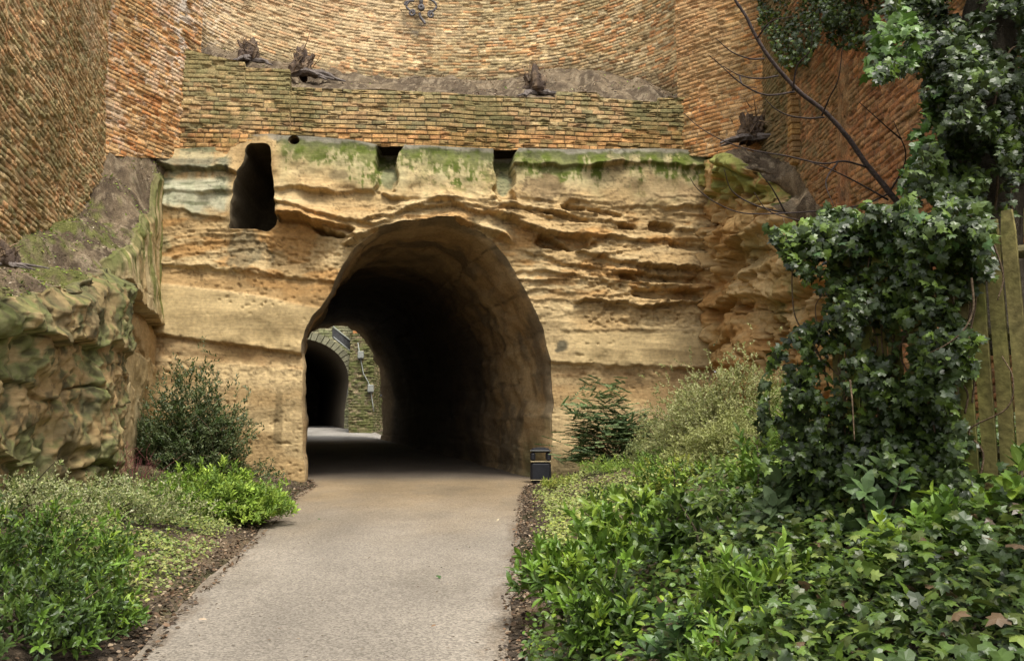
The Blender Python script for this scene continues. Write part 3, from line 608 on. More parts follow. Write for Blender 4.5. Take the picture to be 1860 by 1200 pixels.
tl2, q2 = rocksheet('rough_rock_outcrop', Bk[::-1], lambda s, q: np.full(len(s), -.3), btop, bdisp, bcol, "rough layered mossy rock outcrop at the left edge, nearer than the smooth cut wall", "rock outcrop", ds=.045, dz=.04)
# right buttress
Rk = catmull([facept(1284, 600)[:2]+np.array([0, .25]), P2(1300, 31.2), P2(1325, 29.6), P2(1372, 28.2), P2(1420, 26.6), P2(1470, 25.2), P2(1560, 23), P2(1700, 19.5)], 5)
rtopf = pxz([(1270, 282), (1300, 282), (1340, 276), (1372, 292), (1395, 330), (1420, 372), (1470, 425), (1560, 470), (1800, 560)])
def rdisp(s, z, q, v, tp):
    d = .30*fbm(s*.6, z*.7, seed=331, oct=3)+strat(s, z, .45, 332, per=2.1, dip=.05)+strat(s, z, .07, 333, per=.4, dip=.1)*sm(-.1, .4, fbm(s*.5, z*.5, seed=338))+.35*np.abs(vnoise(s*.7, z*.9, seed=339))+.06*fbm(s*3, z*3, seed=334)+.02*fbm(s*9, z*9, seed=335, oct=2)
    e, ft, f_, r1, r2, r3, rw = bricks(s+.3*fbm(s*.6, z*.6, seed=345), z+.2*fbm(s*.5, z*.5, seed=346)+.1*s, 1.3, 2.0, 347, .5)
    d = d+.38*(r1-.5)*sm(0, .2, e)-.22*sm(.13, 0, e)+.15*(1-ft)*r3+.07*fbm(s*5, z*6, seed=348, oct=4)
    d = d-.45*sm(.25, .5, fbm(s*.9, z*1.5, seed=336))-.08*sm(0, .5, vnoise(s*6, z*9, seed=337))*sm(.6, 2.2, s)*sm(7, 4, s)*sm(5.5, 6.2, z)*sm(8, 7.2, z)
    return d-.2*sm(.3, 0, tp-z)
def rcol(s, z, P, px, py, v, dd):
    c = mixc((.40, .255, .105), (.50, .35, .17), sm(-.4, .4, fbm(s*.8, z*.8, seed=341))); c = mixc(c, (.42, .22, .075), .6*sm(0, .5, fbm(s*.6, z*2, seed=342)))
    n = fbm(s*.9, z*.7, seed=343)+.4*fbm(s*5, z*3, seed=344)
    c = mixc(c, (.20, .23, .06), .85*sm(395, 350, py+25*n)*sm(-.3, .2, n)); c = mixc(c, (.17, .18, .07), .7*np.exp(-((px-1430)/28)**2-((py-545)/45)**2)*sm(-.4, .2, n)*1.2)
    return mixc(c, (.19, .19, .08), .6*np.exp(-((px-1370)/30)**2-((py-450)/30)**2))
tr, qr = rocksheet('eroded_rock_buttress', [tuple(p) for p in Rk], lambda s, q: np.full(len(s), 0.0), rtopf, rdisp, rcol, "bulging honeycombed rock buttress with a mossy top, right of the tunnel face", "rock outcrop")

# ------------------------------------------------------------------ soil slopes (terrain)
def soil(name, A, B, n=40, ns=260, sag=.0, seed=0, rough=.12, tint=None, skirt=None):
    def rs(p):
        p = np.asarray(p, float); L = np.r_[0, np.cumsum(np.linalg.norm(np.diff(p, axis=0), axis=1))]; t = np.linspace(0, L[-1], ns)
        return np.stack([np.interp(t, L, p[:, k]) for k in range(3)], -1)
    A, B = rs(A), rs(B); k = np.linspace(0, 1, n)[:, None, None]; P = A[None]*(1-k)+B[None]*k
    e = np.sin(np.linspace(0, 1, n)*math.pi)[:, None]
    P[..., 2] += sag*e+rough*e*fbm(P[..., 0]*.9, P[..., 1]*.9, seed=seed)+.04*fbm(P[..., 0]*4, P[..., 1]*4, seed=seed+1)
    c = mixc((.115, .085, .056), (.20, .15, .095), sm(-.3, .5, fbm(P[..., 0]*1.2, P[..., 1]*1.2, seed=seed+2)))
    c = mixc(c, (.34, .27, .18), .55*sm(.35, .6, fbm(P[..., 0]*6, P[..., 1]*6, seed=seed+3)))*.82
    if tint: c = tint(c, P)
    PS, cs = P, c
    if skirt is not None: PS = np.concatenate([P[:1]+np.array(skirt), P]); cs = np.concatenate([c[:1], c])     # the earth goes on down behind the rock edge
    tag(build(name, PS, grid_faces(len(PS), ns), M['soil'], None, cs.reshape(-1, 3)), kind='structure'); return P
pxs = np.linspace(330, 1246, 120)
front = np.array([list(np.array(facept(p, 262)[:2])+[0, .2]) for p in pxs]); fz = pxz([(a, b+1) for a, b in LOWTOP])(0, front); fz = np.min([np.roll(fz, k) for k in (-2, -1, 0, 1, 2)], 0); A = np.column_stack([front+np.array([0, .05]), fz-.03])
uq, us = resample(upplan, .2); B = np.column_stack([uq+np.array([0, .3]), pxz(ub)(0, uq)])
soilC = soil('soil_ledge', A, B, seed=401, rough=.35, ns=400)
qa, _ = resample([NL[1], CL, np.array(P2(312, 30.4))], .2)
Bz = np.where(qa[:, 0] < 900, pxz([(-900, 760), (-400, 556), (-150, 488), (0, 436), (60, 416), (130, 391), (160, 326), (178, 262), (230, 268), (300, 274)])(0, qa), 0)
edgeL = np.concatenate([tl2[tl2[:, 1] < 20.1][::3], tl1[tl1[:, 1] > 20.15][::3]]); edgeL = edgeL[np.argsort(edgeL[:, 1])]
def mosst(c, P):
    n = fbm(P[..., 0]*.8, P[..., 1]*.8, seed=9)+.5*fbm(P[..., 0]*5, P[..., 1]*5, seed=10, oct=5); return mixc(c, (.12, .13, .035), .75*sm(.05, .7, n+.3*sm(25, 18, P[..., 1])))
soilL = soil('mossy_soil_slope', edgeL+np.array([.05, 0, -.03]), np.column_stack([qa+np.array([-.15, .15]), Bz]), seed=411, rough=.4, ns=300, n=60, tint=mosst, skirt=(-.75, .35, -1.6))
qb, _ = resample([np.array(P2(1290, 31.4)), CR, np.array((9.0, 17.0))], .2)
soilR = soil('soil_slope', tr[::3]+np.array([-.03, 0, -.03]), np.column_stack([qb+np.array([.15, .1]), pxz([(a, b-16) for a, b in rb])(0, qb)]), seed=421, rough=.3, n=50)

# ------------------------------------------------------------------ the open yard beyond the tunnel and its second arch
def planar(name, Yp, x0, x1, z0, z1, mat, pal, parent, poly=None, h=.3, L=.6, st=.07, seed=0, tint=None):
    xs = np.arange(x0, x1+st, st); zs = np.arange(z0, z1+st, st); X, Z = np.meshgrid(xs, zs)
    mk = np.ones((len(zs)-1, len(xs)-1), bool)
    if poly is not None:
        ins = poly_in(X, Z, poly); mk = ~(ins[:-1, :-1] & ins[1:, :-1] & ins[:-1, 1:] & ins[1:, 1:]); X[ins], Z[ins] = snap(X[ins], Z[ins], poly)
    e, ft, fu_, r1, r2, r3, row = bricks(X, Z, h, L, seed); n = fbm(X*2, Z*2, seed=seed)
    d = -.06*sm(.05, .01, e)+.08*(r1-.5)+.04*n
    c = np.asarray(pal)[np.clip((r2*len(pal)).astype(int), 0, len(pal)-1)]*(.75+.5*r3)[..., None]*(1+.3*n)[..., None]
    c = mixc(c, (.08, .07, .05), .7*sm(.04, .01, e))
    if tint: c = tint(c, X, Z, n)
    return build(name, np.stack([X, Yp-d, Z], -1), grid_faces(*X.shape, mk), mat, parent, c.reshape(-1, 3))
fx, fs, fw, fh_ = -21.8, 6.2, 5.4, 4.2
FARCH = np.array([(fx+fw-.5, -1), (fx+fw-.4, 3), (fx+fw, fs)]+[(fx+fw*math.cos(t), fs+fh_*math.sin(t)) for t in np.linspace(.08, math.pi-.08, 28)]+[(fx-fw, fs), (fx-fw, 3), (fx-fw, -1)])
fa = thing('stone_arch', (fx, 86, 1.3), "second stone arch with a pale voussoir ring seen beyond the tunnel", "arch")
grn = lambda c, X, Z, n: mixc(c, (.14, .16, .06), .6*sm(-.2, .5, n+.2*np.sin(X)))
planar('arch_wall', 86, -36, -6, .2, 20, M['brick'], [(.30, .29, .17), (.36, .33, .20), (.26, .25, .14)], fa, FARCH, seed=501, tint=grn)
mb = MB(); tt_ = np.linspace(0, math.pi, 30)
for i in range(29):
    t0, t1 = tt_[i]+.008, tt_[i+1]-.008
    q = [(fx+(fw+r)*math.cos(t), y, fs+(fh_+r)*math.sin(t)) for y in (85.75, 86.05) for t, r in ((t0, -.02), (t1, -.02), (t1, .75), (t0, .75))]
    mb.add(q, [[0, 1, 2, 3], [4, 7, 6, 5], [0, 4, 5, 1], [1, 5, 6, 2], [2, 6, 7, 3], [3, 7, 4, 0]], None, np.array((.21, .20, .13))*random.uniform(.75, 1.2))
mb.build('voussoir_ring', M['brick'], fa)
n_ = len(FARCH); rings = [np.column_stack([FARCH[:, 0]+AX*(y-86), np.full(n_, y), FARCH[:, 1]]) for y in np.arange(86, 127, 2.9)]
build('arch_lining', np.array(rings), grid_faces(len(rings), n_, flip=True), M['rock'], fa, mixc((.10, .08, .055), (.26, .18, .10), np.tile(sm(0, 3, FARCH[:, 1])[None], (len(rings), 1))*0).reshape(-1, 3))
ex = fx+AX*38; gl = np.array([(-36.2+.42*math.cos(t), 6.4+.6*math.sin(t)) for t in np.linspace(0, 2*math.pi, 14)[:-1]])
gpx = at(597, 690, 124)[0]; gl[:, 0] += gpx+36.2; gl[:, 1] += at(597, 690, 124)[2]-6.4
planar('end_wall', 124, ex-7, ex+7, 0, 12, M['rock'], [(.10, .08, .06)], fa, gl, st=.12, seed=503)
pr_ = thing('stone_pier', (-13.9, 79, 1), "mossy stone pier carrying two lamps, seen through the tunnel", "pier")
def prt(c, s, z, q, P, n): return mixc(c, (.085, .10, .028), .75*sm(-.5, .3, n+.3*fbm(s*.7, z*.5, seed=5)))
masonry('pier_wall', [(-15.1, 85.8), (-15.1, 79.0), (-12.9, 79.0), (-12.9, 85.8)], .3, 10.2, None, None, h=.24, L=.5, seed=511, pal=[(.24, .19, .11), (.18, .16, .09), (.28, .21, .13)], tint=prt, erode=1.8, parent=pr_, ds=.08, dz=.06)
planar('yard_wall', 84.6, float(xat(641, 84.6)), -4, 5.5, 19.5, M['brick'], PAL_ORA, None, h=.22, L=.5, seed=521); tag(bpy.data.objects['yard_wall'], "orange brick wall above the stair in the yard beyond the tunnel", "wall")
def tubes_thing(name, label, cat, mat, lines, r, parent=None):
    m = MB()
    for l in lines: m.tube(np.array([at(*p) for p in l]), r, 6)
    o = m.build(name, mat, parent, True)
    if label: tag(o, label, cat)
    return o
rl = thing('stair_railing', at(622, 640, 82.5), "dark slatted stair railing sloping down beside the far stone arch", "railing")
tubes_thing('handrail', None, None, M['lampgrey'], [[(604, 592, 82.4), (641, 622, 82.4)], [(606, 612, 82.4), (640, 640, 82.4)]], .06, rl)
for k in range(9):
    f = k/8; tubes_thing('rail_slat', None, None, M['slat'], [[(604, 596+16*f, 82.5), (641, 624+16*f, 82.5)]], .075, rl)
sl = MB()
for k in range(14):
    a = at(655, 646+k*5.5, 83.8); b = at(694, 646+k*5.5, 83.8); sl.box((a[0], a[1], a[2]-.10), (b[0], b[1]+.08, b[2]+.12))
tag(sl.build('slatted_screen', M['slat']), "dark horizontal slatted screen behind the mossy stone pier", "screen")
for i, (px, py, lab) in enumerate([(655, 645, "grey box lamp fixed high on the mossy stone pier"), (673, 706, "grey box lamp fixed lower on the mossy stone pier")]):
    c = at(px, py, 78.6); w = thing('wall_lamp', c, lab, "lamp", "box lamps on the stone pier")
    m = MB(); m.box(c+[-.26, -.15, -.28], c+[.26, .35, .38], bev=.05); m.build('lamp_housing', M['lampgrey'], w)
    m = MB(); m.box(c+[-.22, -.11, -.36], c+[.22, .28, -.285], bev=.02); m.build('lamp_lens', M['slat'], w)
tubes_thing('conduit', "thin pale conduit running between the two lamps on the pier", "pipe", M['lampgrey'], [[(650, 622, 78.8), (653, 640, 78.8), (660, 678, 78.8), (668, 692, 78.8), (672, 702, 78.8), (677, 733, 78.8), (679, 747, 78.8)]], .05)

# ------------------------------------------------------------------ litter bin
bx, by = gpt(982, 877)[:2]; bz = .01; U = .355
bn = thing('litter_bin', (bx, by, bz), "black litter bin with thin gold bands beside the tunnel mouth", "litter bin")
m = MB(); m.box((bx-U*.9, by-U*.9, bz), (bx+U*.9, by+U*.9, bz+0.0702), bev=.03); m.build('base', M['black'], bn)
m = MB(); m.box((bx-U, by-U, bz+0.0725), (bx+U, by+U, bz+0.7254), bev=.07); m.build('body', M['black'], bn)
for z in (.105, .737):
    m = MB(); m.box((bx-U-.008, by-U-.008, bz+z), (bx+U+.008, by+U+.008, bz+z+.025), bev=.02); m.build('gold_band', M['gold'], bn)
for sx in (-1, 1):
    for sy in (-1, 1):
        m = MB(); cx, cy = bx+sx*(U-.085), by+sy*(U-.085); m.box((cx-.085, cy-.085, bz+0.7687), (cx+.085, cy+.085, bz+1.0530), bev=.05); m.build('corner_post', M['black'], bn)
m = MB(); m.box((bx-U, by-U, bz+1.0553), (bx+U, by+U, bz+1.1700), bev=.06)
m.box((bx-U*.8, by-U*.8, bz+1.1712), (bx+U*.8, by+U*.8, bz+1.2051), bev=.02); m.box((bx-U*.5, by-U*.5, bz+1.2063), (bx+U*.5, by+U*.5, bz+1.2285), bev=.015); m.build('lid', M['black'], bn)
m = MB(); m.box((bx-U-.004, by-U-.004, bz+1.1173), (bx+U+.004, by+U+.004, bz+1.1290), bev=.004); m.build('lid_line', M['lampgrey'], bn)

# ------------------------------------------------------------------ wrought iron bracket on the curved wall
YB = 39.2
ib = thing('iron_bracket', at(765, 40, YB), "rusty wrought iron bracket with scrolls fixed to the curved brick wall", "bracket")
def scr(name, pts, r, y=YB):
    m = MB(); m.tube(catmull([at(a, b, y) for a, b in pts], 5), r, 6); m.build(name, M['iron'], ib, True)
def spiral(cx, cy, r0, turns, s, a0):
    return [(cx+s*r0*(1-.75*k)*math.cos(a0+k*turns*6.283), cy+r0*(1-.75*k)*math.sin(a0+k*turns*6.283)) for k in np.linspace(0, 1, 16)]
scr('stem', [(765, -40), (765, 12)], .10); scr('scroll', [(735, 10), (738, 4), (752, 2)], .05); scr('scroll', [(765, -5), (745, 2), (738, 12), (746, 20)]+spiral(748, 24, 6, 1.3, 1, -1.2), .055)
scr('scroll', [(765, -5), (786, 2), (793, 12), (786, 21)]+spiral(783, 27, 6, 1.3, -1, -1.2), .055)
scr('tail', [(762, 24), (764, 32), (770, 40), (772, 44)], .07)
c = at(765, 14, YB-.1); m = MB(); th = np.linspace(0, 2*math.pi, 16, endpoint=False)
V = [np.column_stack([c[0]+r*np.cos(th), np.full(16, c[1]-y), c[2]+r*np.sin(th)]) for r, y in ((.16, -.1), (.17, .03), (.11, .07), (.05, .07), (.04, .03))]
i = np.arange(80).reshape(5, 16); j = np.roll(i, -1, 1); m.add(np.concatenate(V), np.stack([i[:-1], j[:-1], j[1:], i[1:]], -1), [[64, 64+k, 65+k] for k in range(1, 15)]); m.build('boss', M['iron'], ib, True)

# ------------------------------------------------------------------ stumps on the ledges
def stump(px, py, Y, size, label, seed, lean=0):
    r = np.random.default_rng(seed); b = at(px, py, Y); size *= 1.35; t = thing('tree_stump', b, label, "tree stump", "dead stumps on the soil ledges"); m = MB()
    th, ph = np.meshgrid(np.linspace(0, 2*math.pi, 37), np.linspace(.03, 2.0, 20)); nn = np.stack([np.sin(ph)*np.cos(th), np.sin(ph)*np.sin(th), np.cos(ph)], -1)
    kk = 1+.55*fbm(nn[..., 0]*1.6+seed, nn[..., 1]*1.6, nn[..., 2]*1.2, seed=seed, oct=4)+.25*np.abs(vnoise(nn[..., 0]*5, nn[..., 1]*5, nn[..., 2]*2+seed, seed=seed)); kk[:, -1] = kk[:, 0]
    V = b+nn*kk[..., None]*size*np.array([.30, .26, .42])+[lean*.1, 0, .12*size]; i = np.arange(V.shape[0]*37).reshape(-1, 37)
    m.add(V, grid_faces(*th.shape, flip=True), None, mixc((.085, .06, .045), (.20, .14, .09), sm(-.2, .5, fbm(nn[..., 0]*4, nn[..., 1]*4, nn[..., 2]*3, seed=seed+1))).reshape(-1, 3))
    for k in range(5):
        a = r.uniform(0, 6.28); p0 = b+np.array([math.cos(a)*.18, math.sin(a)*.15, .3])*size; e = p0+np.array([math.cos(a)*.12+lean*.2, 0, r.uniform(.15, .38)])*size
        m.tube([p0, (p0+e)/2, e], np.array([.09, .075, .06])*size*r.uniform(.6, 1.2), 7, (.12, .085, .06), .25, k)
    m.build('stub', M['bark'], t); m = MB()
    for k in range(40):
        p0 = b+r.normal(0, .16*size, 3)+[0, 0, .35*size]; e = p0+r.normal(0, .22*size, 3)+[0, 0, .12*size]; m.tube([p0, (p0+e)/2+r.normal(0, .04, 3), e], [.018, .014, .006], 4, np.array((.22, .15, .09))*r.uniform(.5, 1.5))
    m.build('dead_shoots', M['bark'], t, True)['kind'] = 'stuff'
    for k in range(6):
        a = r.uniform(3.3, 6.1) if k < 4 else r.uniform(0, 6.28); L = size*r.uniform(.9, 1.7); p = [b+[0, 0, .02]]; d = np.array([math.cos(a), math.sin(a)*.6, -.05])
        for q in range(1, 5): p.append(b+d*L*q/4+np.array([r.normal(0, .07), r.normal(0, .05), .05*math.sin(q)-.13*q*(size*.4)*(d[1] < 0)])*size)
        pts = catmull(p, 4); m = MB(); m.tube(pts, np.linspace(.11, .025, len(pts))*size, 6, (.15, .125, .11), .25, seed+50+k); m.build('root', M['bark'], t)
stump(452, 108, 32.1, .85, "small dark stump at the left end of the soil ledge", 1, -.4)
stump(548, 132, 32.2, 1.0, "gnarled stump whose roots spill over the step in the coursed wall", 2, .3)
stump(972, 168, 32.6, 1.0, "shaggy stump with pale root on the soil ledge right of centre", 3)
stump(1368, 250, 29.5, 1.0, "forked dark stump on top of the right rock buttress", 4)
stump(8, 480, 13.4, .35, "little broken stump at the left picture edge above the rough outcrop", 5)

# ------------------------------------------------------------------ leaves
def tpl(V, T, E): return np.array(V, float), np.array(T, int), np.array(E, float)
def lance(w, droop=-.12, fold=.05):
    V = [(0, 0, 0), (-w*.8, .25, fold), (0, .28, 0), (w*.8, .25, fold), (-w, .55, fold), (0, .58, .01), (w, .55, fold), (-w*.62, .8, fold*.5+droop*.4), (0, .82, droop*.3), (w*.62, .8, fold*.5+droop*.4), (0, 1, droop)]
    T = [(0, 2, 1), (0, 3, 2), (1, 2, 5), (1, 5, 4), (2, 3, 6), (2, 6, 5), (4, 5, 8), (4, 8, 7), (5, 6, 9), (5, 9, 8), (7, 8, 10), (8, 9, 10)]
    return tpl(V, T, [0, 1, 0, 1, 1, 0, 1, 1, 0, 1, 1])
LANCE = lance(.17); SLIM = lance(.10, -.2); OVAL = lance(.30, -.06, .06); BROAD = lance(.24, -.15, .05)
SMALL = tpl([(0, 0, 0), (-.27, .5, .06), (0, .5, 0), (.27, .5, .06), (0, 1, -.05)], [(0, 2, 1), (0, 3, 2), (1, 2, 4), (2, 3, 4)], [.6, 1, 0, 1, .8])
_iv = [(0, 0, 0), (-.26, -.10, -.03), (-.52, .12, -.07), (-.34, .32, -.01), (-.42, .56, -.06), (-.17, .60, 0), (0, 1, -.10)]
_iv = _iv+[(-x, y, z) for x, y, z in _iv[5:0:-1]]
IVY = tpl(_iv+[(0, .32, .05)], [(k, (k+1) % 12, 12) for k in range(12)], [.3]+[1]*11+[0])
def norm(v): return v/(np.linalg.norm(v, axis=-1, keepdims=True)+1e-9)
def leafmesh(name, parts, mat, parent=None):
    """parts: list of (pos, dir, normal, size, template, colour, edge colour or None)"""
    VV, TT, CC, n = [], [], [], 0
    for pos, d, nr, sz, (V, T, E), c, e in parts:
        d = norm(d); x = norm(np.cross(d, nr)); nr = np.cross(x, d); N = len(pos); sz = np.broadcast_to(sz, (N,))
        W_ = pos[:, None]+sz[:, None, None]*(V[None, :, 0, None]*x[:, None]+V[None, :, 1, None]*d[:, None]+V[None, :, 2, None]*nr[:, None])
        VV.append(W_.reshape(-1, 3)); TT.append((T[None]+(np.arange(N)*len(V))[:, None, None]+n).reshape(-1, 3)); n += N*len(V)
        c = np.broadcast_to(c, (N, 3)); cc = np.repeat(c[:, None], len(V), 1)
        if e is not None: cc = cc*(1-E[None, :, None])+np.broadcast_to(e, (N, 3))[:, None]*E[None, :, None]
        else: cc = cc*(1.12-.16*E)[None, :, None]
        CC.append(cc.reshape(-1, 3))
    return build(name, np.concatenate(VV), np.concatenate(TT), mat, parent, np.concatenate(CC), False)
def rdir(n, r): return norm(r.normal(size=(n, 3)))
def pal(n, r, cols, jit=.25): 
    cols = np.asarray(cols, float); return cols[r.integers(0, len(cols), n)]*(1+r.uniform(-jit, jit, (n, 1)))
def sprig(base, d, L, m, sz, tp, cols, r, ang=.9, planar=False, up=.5, edge=None, t0=.15, droop=.0):
    """m leaves along each of N twigs"""
    N = len(base); d = norm(d); a = norm(np.cross(d, rdir(N, r)+[0, 0, .01])); 
    if planar: a = norm(np.cross(d, np.tile([0, 0, 1.0], (N, 1))))
    b = np.cross(d, a); j = np.arange(m)
    t = t0+(1-t0)*(j+1)/m; ph = (j*math.pi if planar else j*2.4)[None]+r.uniform(0, 6.28, (N, 1))*(0 if planar else 1)
    pp = np.cos(ph)[..., None]*a[:, None]+np.sin(ph)[..., None]*b[:, None]*(0 if planar else 1)
    an = ang*(1-.45*(j/m))[None, :, None]*(1+r.uniform(-.2, .2, (N, m, 1)))
    ld = d[:, None]*np.cos(an)+pp*np.sin(an); ld[..., 2] -= droop
    pos = base[:, None]+d[:, None]*(np.asarray(L).reshape(-1, 1)*t[None])[..., None]; pos[..., 2] -= (.12*np.asarray(L).reshape(-1, 1)*t[None]**2)
    nr = d[:, None]*np.sin(an)-pp*np.cos(an)+np.array([0, 0, up])+.25*r.normal(size=(N, m, 3))
    s_ = sz*r.uniform(.65, 1.2, (N, m))*(1-.25*(j/m))[None]
    c = np.repeat(pal(N, r, cols)[:, None], m, 1)*(1+r.uniform(-.15, .15, (N, m, 1)))
    f = lambda q: q.reshape(-1, q.shape[-1])
    e = None if edge is None else pal(N*m, r, edge, .2)
    return f(pos), f(ld), f(nr), s_.ravel(), tp, f(c), e
def shrub(name, label, cat, px, Y, rx, ry, h, ns, L, m, sz, tp, cols, seed, mat='leaf', edge=None, ang=.9, up=.5, stems=10, stemcol=(.10, .08, .05), base_z=None, lump=.35, planar=False, tall=0, group=None, droop=0, inner=.45, X=None, sr=.018, flat=1.0):
    r = np.random.default_rng(seed); X = xat(px, Y) if X is None else X; z = float(gz(X, Y)) if base_z is None else base_z
    t = thing(name, (X, Y, z), label, cat, group); b = np.array([X, Y, z])
    u = rdir(ns, r); u[:, 2] = np.abs(u[:, 2])*.9+.1; u = norm(u)
    lm = 1+lump*fbm(u[:, 0]*2.2+seed, u[:, 1]*2.2, u[:, 2]*2.2, seed=seed, oct=3)
    rad = (r.uniform(inner**3, 1, ns)**(1/3))*lm
    tip = b+u*rad[:, None]*np.array([rx, ry, h])
    if tall:
        k = r.random(ns) < tall; tip[k, 2] += r.uniform(.1, .5, k.sum())*h
    d = norm(u*np.array([.8, .8, .5])+[0, 0, .55]+.4*r.normal(size=(ns, 3))); d[:, 2] *= flat; d = norm(d); LL = L*r.uniform(.6, 1.25, ns)
    o = [sprig(tip-d*LL[:, None], d, LL, m, sz, tp, cols, r, ang, planar, up, edge, droop=droop)]
    leafmesh('foliage', o, M[mat], t)
    mb = MB()
    for k in range(stems):
        q = tip[r.integers(0, ns)]; p0 = b+np.array([r.normal(0, rx*.15), r.normal(0, ry*.15), -.08]); mid = (p0+q)/2+np.array([r.normal(0, .08*rx), 0, .12*h])
        pts = catmull([p0, mid, q], 4); mb.tube(pts, np.linspace(sr, sr*.3, len(pts)), 5, np.array(stemcol)*r.uniform(.7, 1.3))
    mb.build('stems', M['bark'], t, True); return t
DK = [(.030, .062, .022), (.040, .082, .026), (.024, .05, .02), (.055, .10, .03)]
LAU = [(.05, .11, .03), (.065, .14, .035), (.04, .09, .028), (.10, .18, .04)]
BRT = [(.12, .20, .05), (.16, .25, .06), (.10, .17, .05), (.20, .29, .08)]
YEL = [(.26, .30, .07), (.20, .26, .06), (.32, .34, .10), (.14, .20, .05)]
OLI = [(.075, .105, .055), (.095, .125, .07), (.06, .085, .045)]
def warm(c, k=(1.28, 1.10, .62)): return [tuple(np.array(q)*k) for q in c]
DK, LAU, BRT, OLI, YEL = warm(DK, (1.45, 1.25, .65)), warm(LAU, (1.95, 1.6, .72)), warm(BRT, (1.35, 1.25, .8)), warm(OLI, (1.35, 1.28, .9)), warm(YEL, (1.25, 1.2, .85))
# left side of the path
shrub('laurel_shrub', "big glossy dark green shrub filling the bottom left corner", "shrub", 60, 8.0, 1.1, .8, .80, 320, .32, 8, .125, LANCE, DK+LAU[:1], 11)
shrub('laurel_shrub', "dark glossy shrub by the left path edge, right of the corner shrub", "shrub", 185, 8.9, .62, .6, .68, 210, .28, 8, .115, LANCE, DK+LAU, 12)
shrub('laurel_shrub', "upright soft green shrub behind the dark corner shrub on the left", "shrub", 110, 10.4, 1.2, .8, .78, 300, .36, 9, .12, LANCE, LAU+DK[:2], 13, mat='leaf_matt', tall=.2)
shrub('laurel_shrub', "dark shrub cut off by the left picture edge", "shrub", -30, 9.3, .8, .7, .75, 180, .3, 8, .12, LANCE, DK, 14)
shrub('variegated_shrub', "low cream edged bush at the left edge under the rough rock", "shrub", 40, 13.6, 1.6, .9, .75, 800, .25, 9, .07, SMALL, DK+LAU, 15, edge=[(.66, .64, .36), (.55, .55, .25), (.16, .2, .06)])
shrub('variegated_shrub', "low cream edged bush between the red stems and the bright green clump", "shrub", 210, 15.2, 1.9, 1.0, .80, 950, .25, 9, .07, SMALL, DK+LAU, 16, edge=[(.66, .64, .36), (.55, .55, .25), (.16, .2, .06)])
shrub('green_clump', "bright fresh green clump of narrow leaves beside the left path edge", "plant", 415, 18.0, 1.6, 1.2, 1.1, 950, .32, 9, .16, LANCE, warm(BRT, (1.15, 1.15, 1)), 17, mat='leaf_matt', up=.8)
shrub('green_clump', "mid green ferny clump just left of the bright green clump", "plant", 325, 17.2, .8, .7, .85, 200, .35, 9, .12, SLIM, LAU+BRT[:1], 18, mat='leaf_matt')
shrub('olive_shrub', "tall grey green airy bush standing against the left foot of the tunnel face", "shrub", 352, 26.2, 2.15, 1.3, 2.35, 1900, .6, 12, .14, LANCE, OLI+DK[:1], 19, mat='leaf', tall=.28, stems=26, stemcol=(.16, .12, .07), lump=.5)
shrub('olive_shrub', "low dark spreading bush at the cliff foot left of the tunnel mouth", "shrub", 455, 27.6, 1.4, .8, .55, 160, .4, 9, .12, LANCE, OLI+DK, 20, lump=.4)
shrub('ivy_tuft', "little dark ivy tuft above the red stems on the left", "plant", 172, 19.0, .45, .3, .75, 40, .22, 6, .14, IVY, DK, 21)
def stems(name, label, cat, px0, px1, Y0, Y1, n, h, col, seed, r0=.008):
    r = np.random.default_rng(seed); Xc = xat((px0+px1)/2, (Y0+Y1)/2); t = MB()
    for k in range(n):
        Y = r.uniform(Y0, Y1); X = xat(r.uniform(px0, px1), Y); p = np.array([X, Y, float(gz(X, Y))-.05]); a = r.uniform(0, 6.28); l = h*r.uniform(.5, 1.15); s_ = r.uniform(.1, .55)
        d = np.array([math.cos(a)*s_, math.sin(a)*s_, 1]); pts = catmull([p, p+d*l*.5+r.normal(0, .04, 3), p+d*l*np.array([1.2, 1.2, .95])+r.normal(0, .08, 3)], 4)
        t.tube(pts, np.linspace(r0, r0*.35, len(pts)), 4, np.array(col)*r.uniform(.6, 1.4))
        for q in range(3):
            b = pts[r.integers(2, len(pts)-1)]; e = b+np.array([r.normal(0, .18), r.normal(0, .18), r.uniform(.1, .35)])*h; t.tube([b, (b+e)/2+r.normal(0, .02, 3), e], [r0*.6, r0*.45, r0*.25], 4, np.array(col)*r.uniform(.6, 1.4))
    return tag(t.build(name, M['bark'], None, True), label, cat)
stems('red_stemmed_shrub', "leafless shrub of thin dark red stems at the foot of the left rock", "shrub", 60, 290, 18.2, 21, 90, .95, (.17, .06, .055), 31)
stems('red_stemmed_shrub', "sparse leafless brown stems before the rough outcrop at the left edge", "shrub", -40, 130, 15.2, 17, 40, .75, (.15, .085, .06), 32)
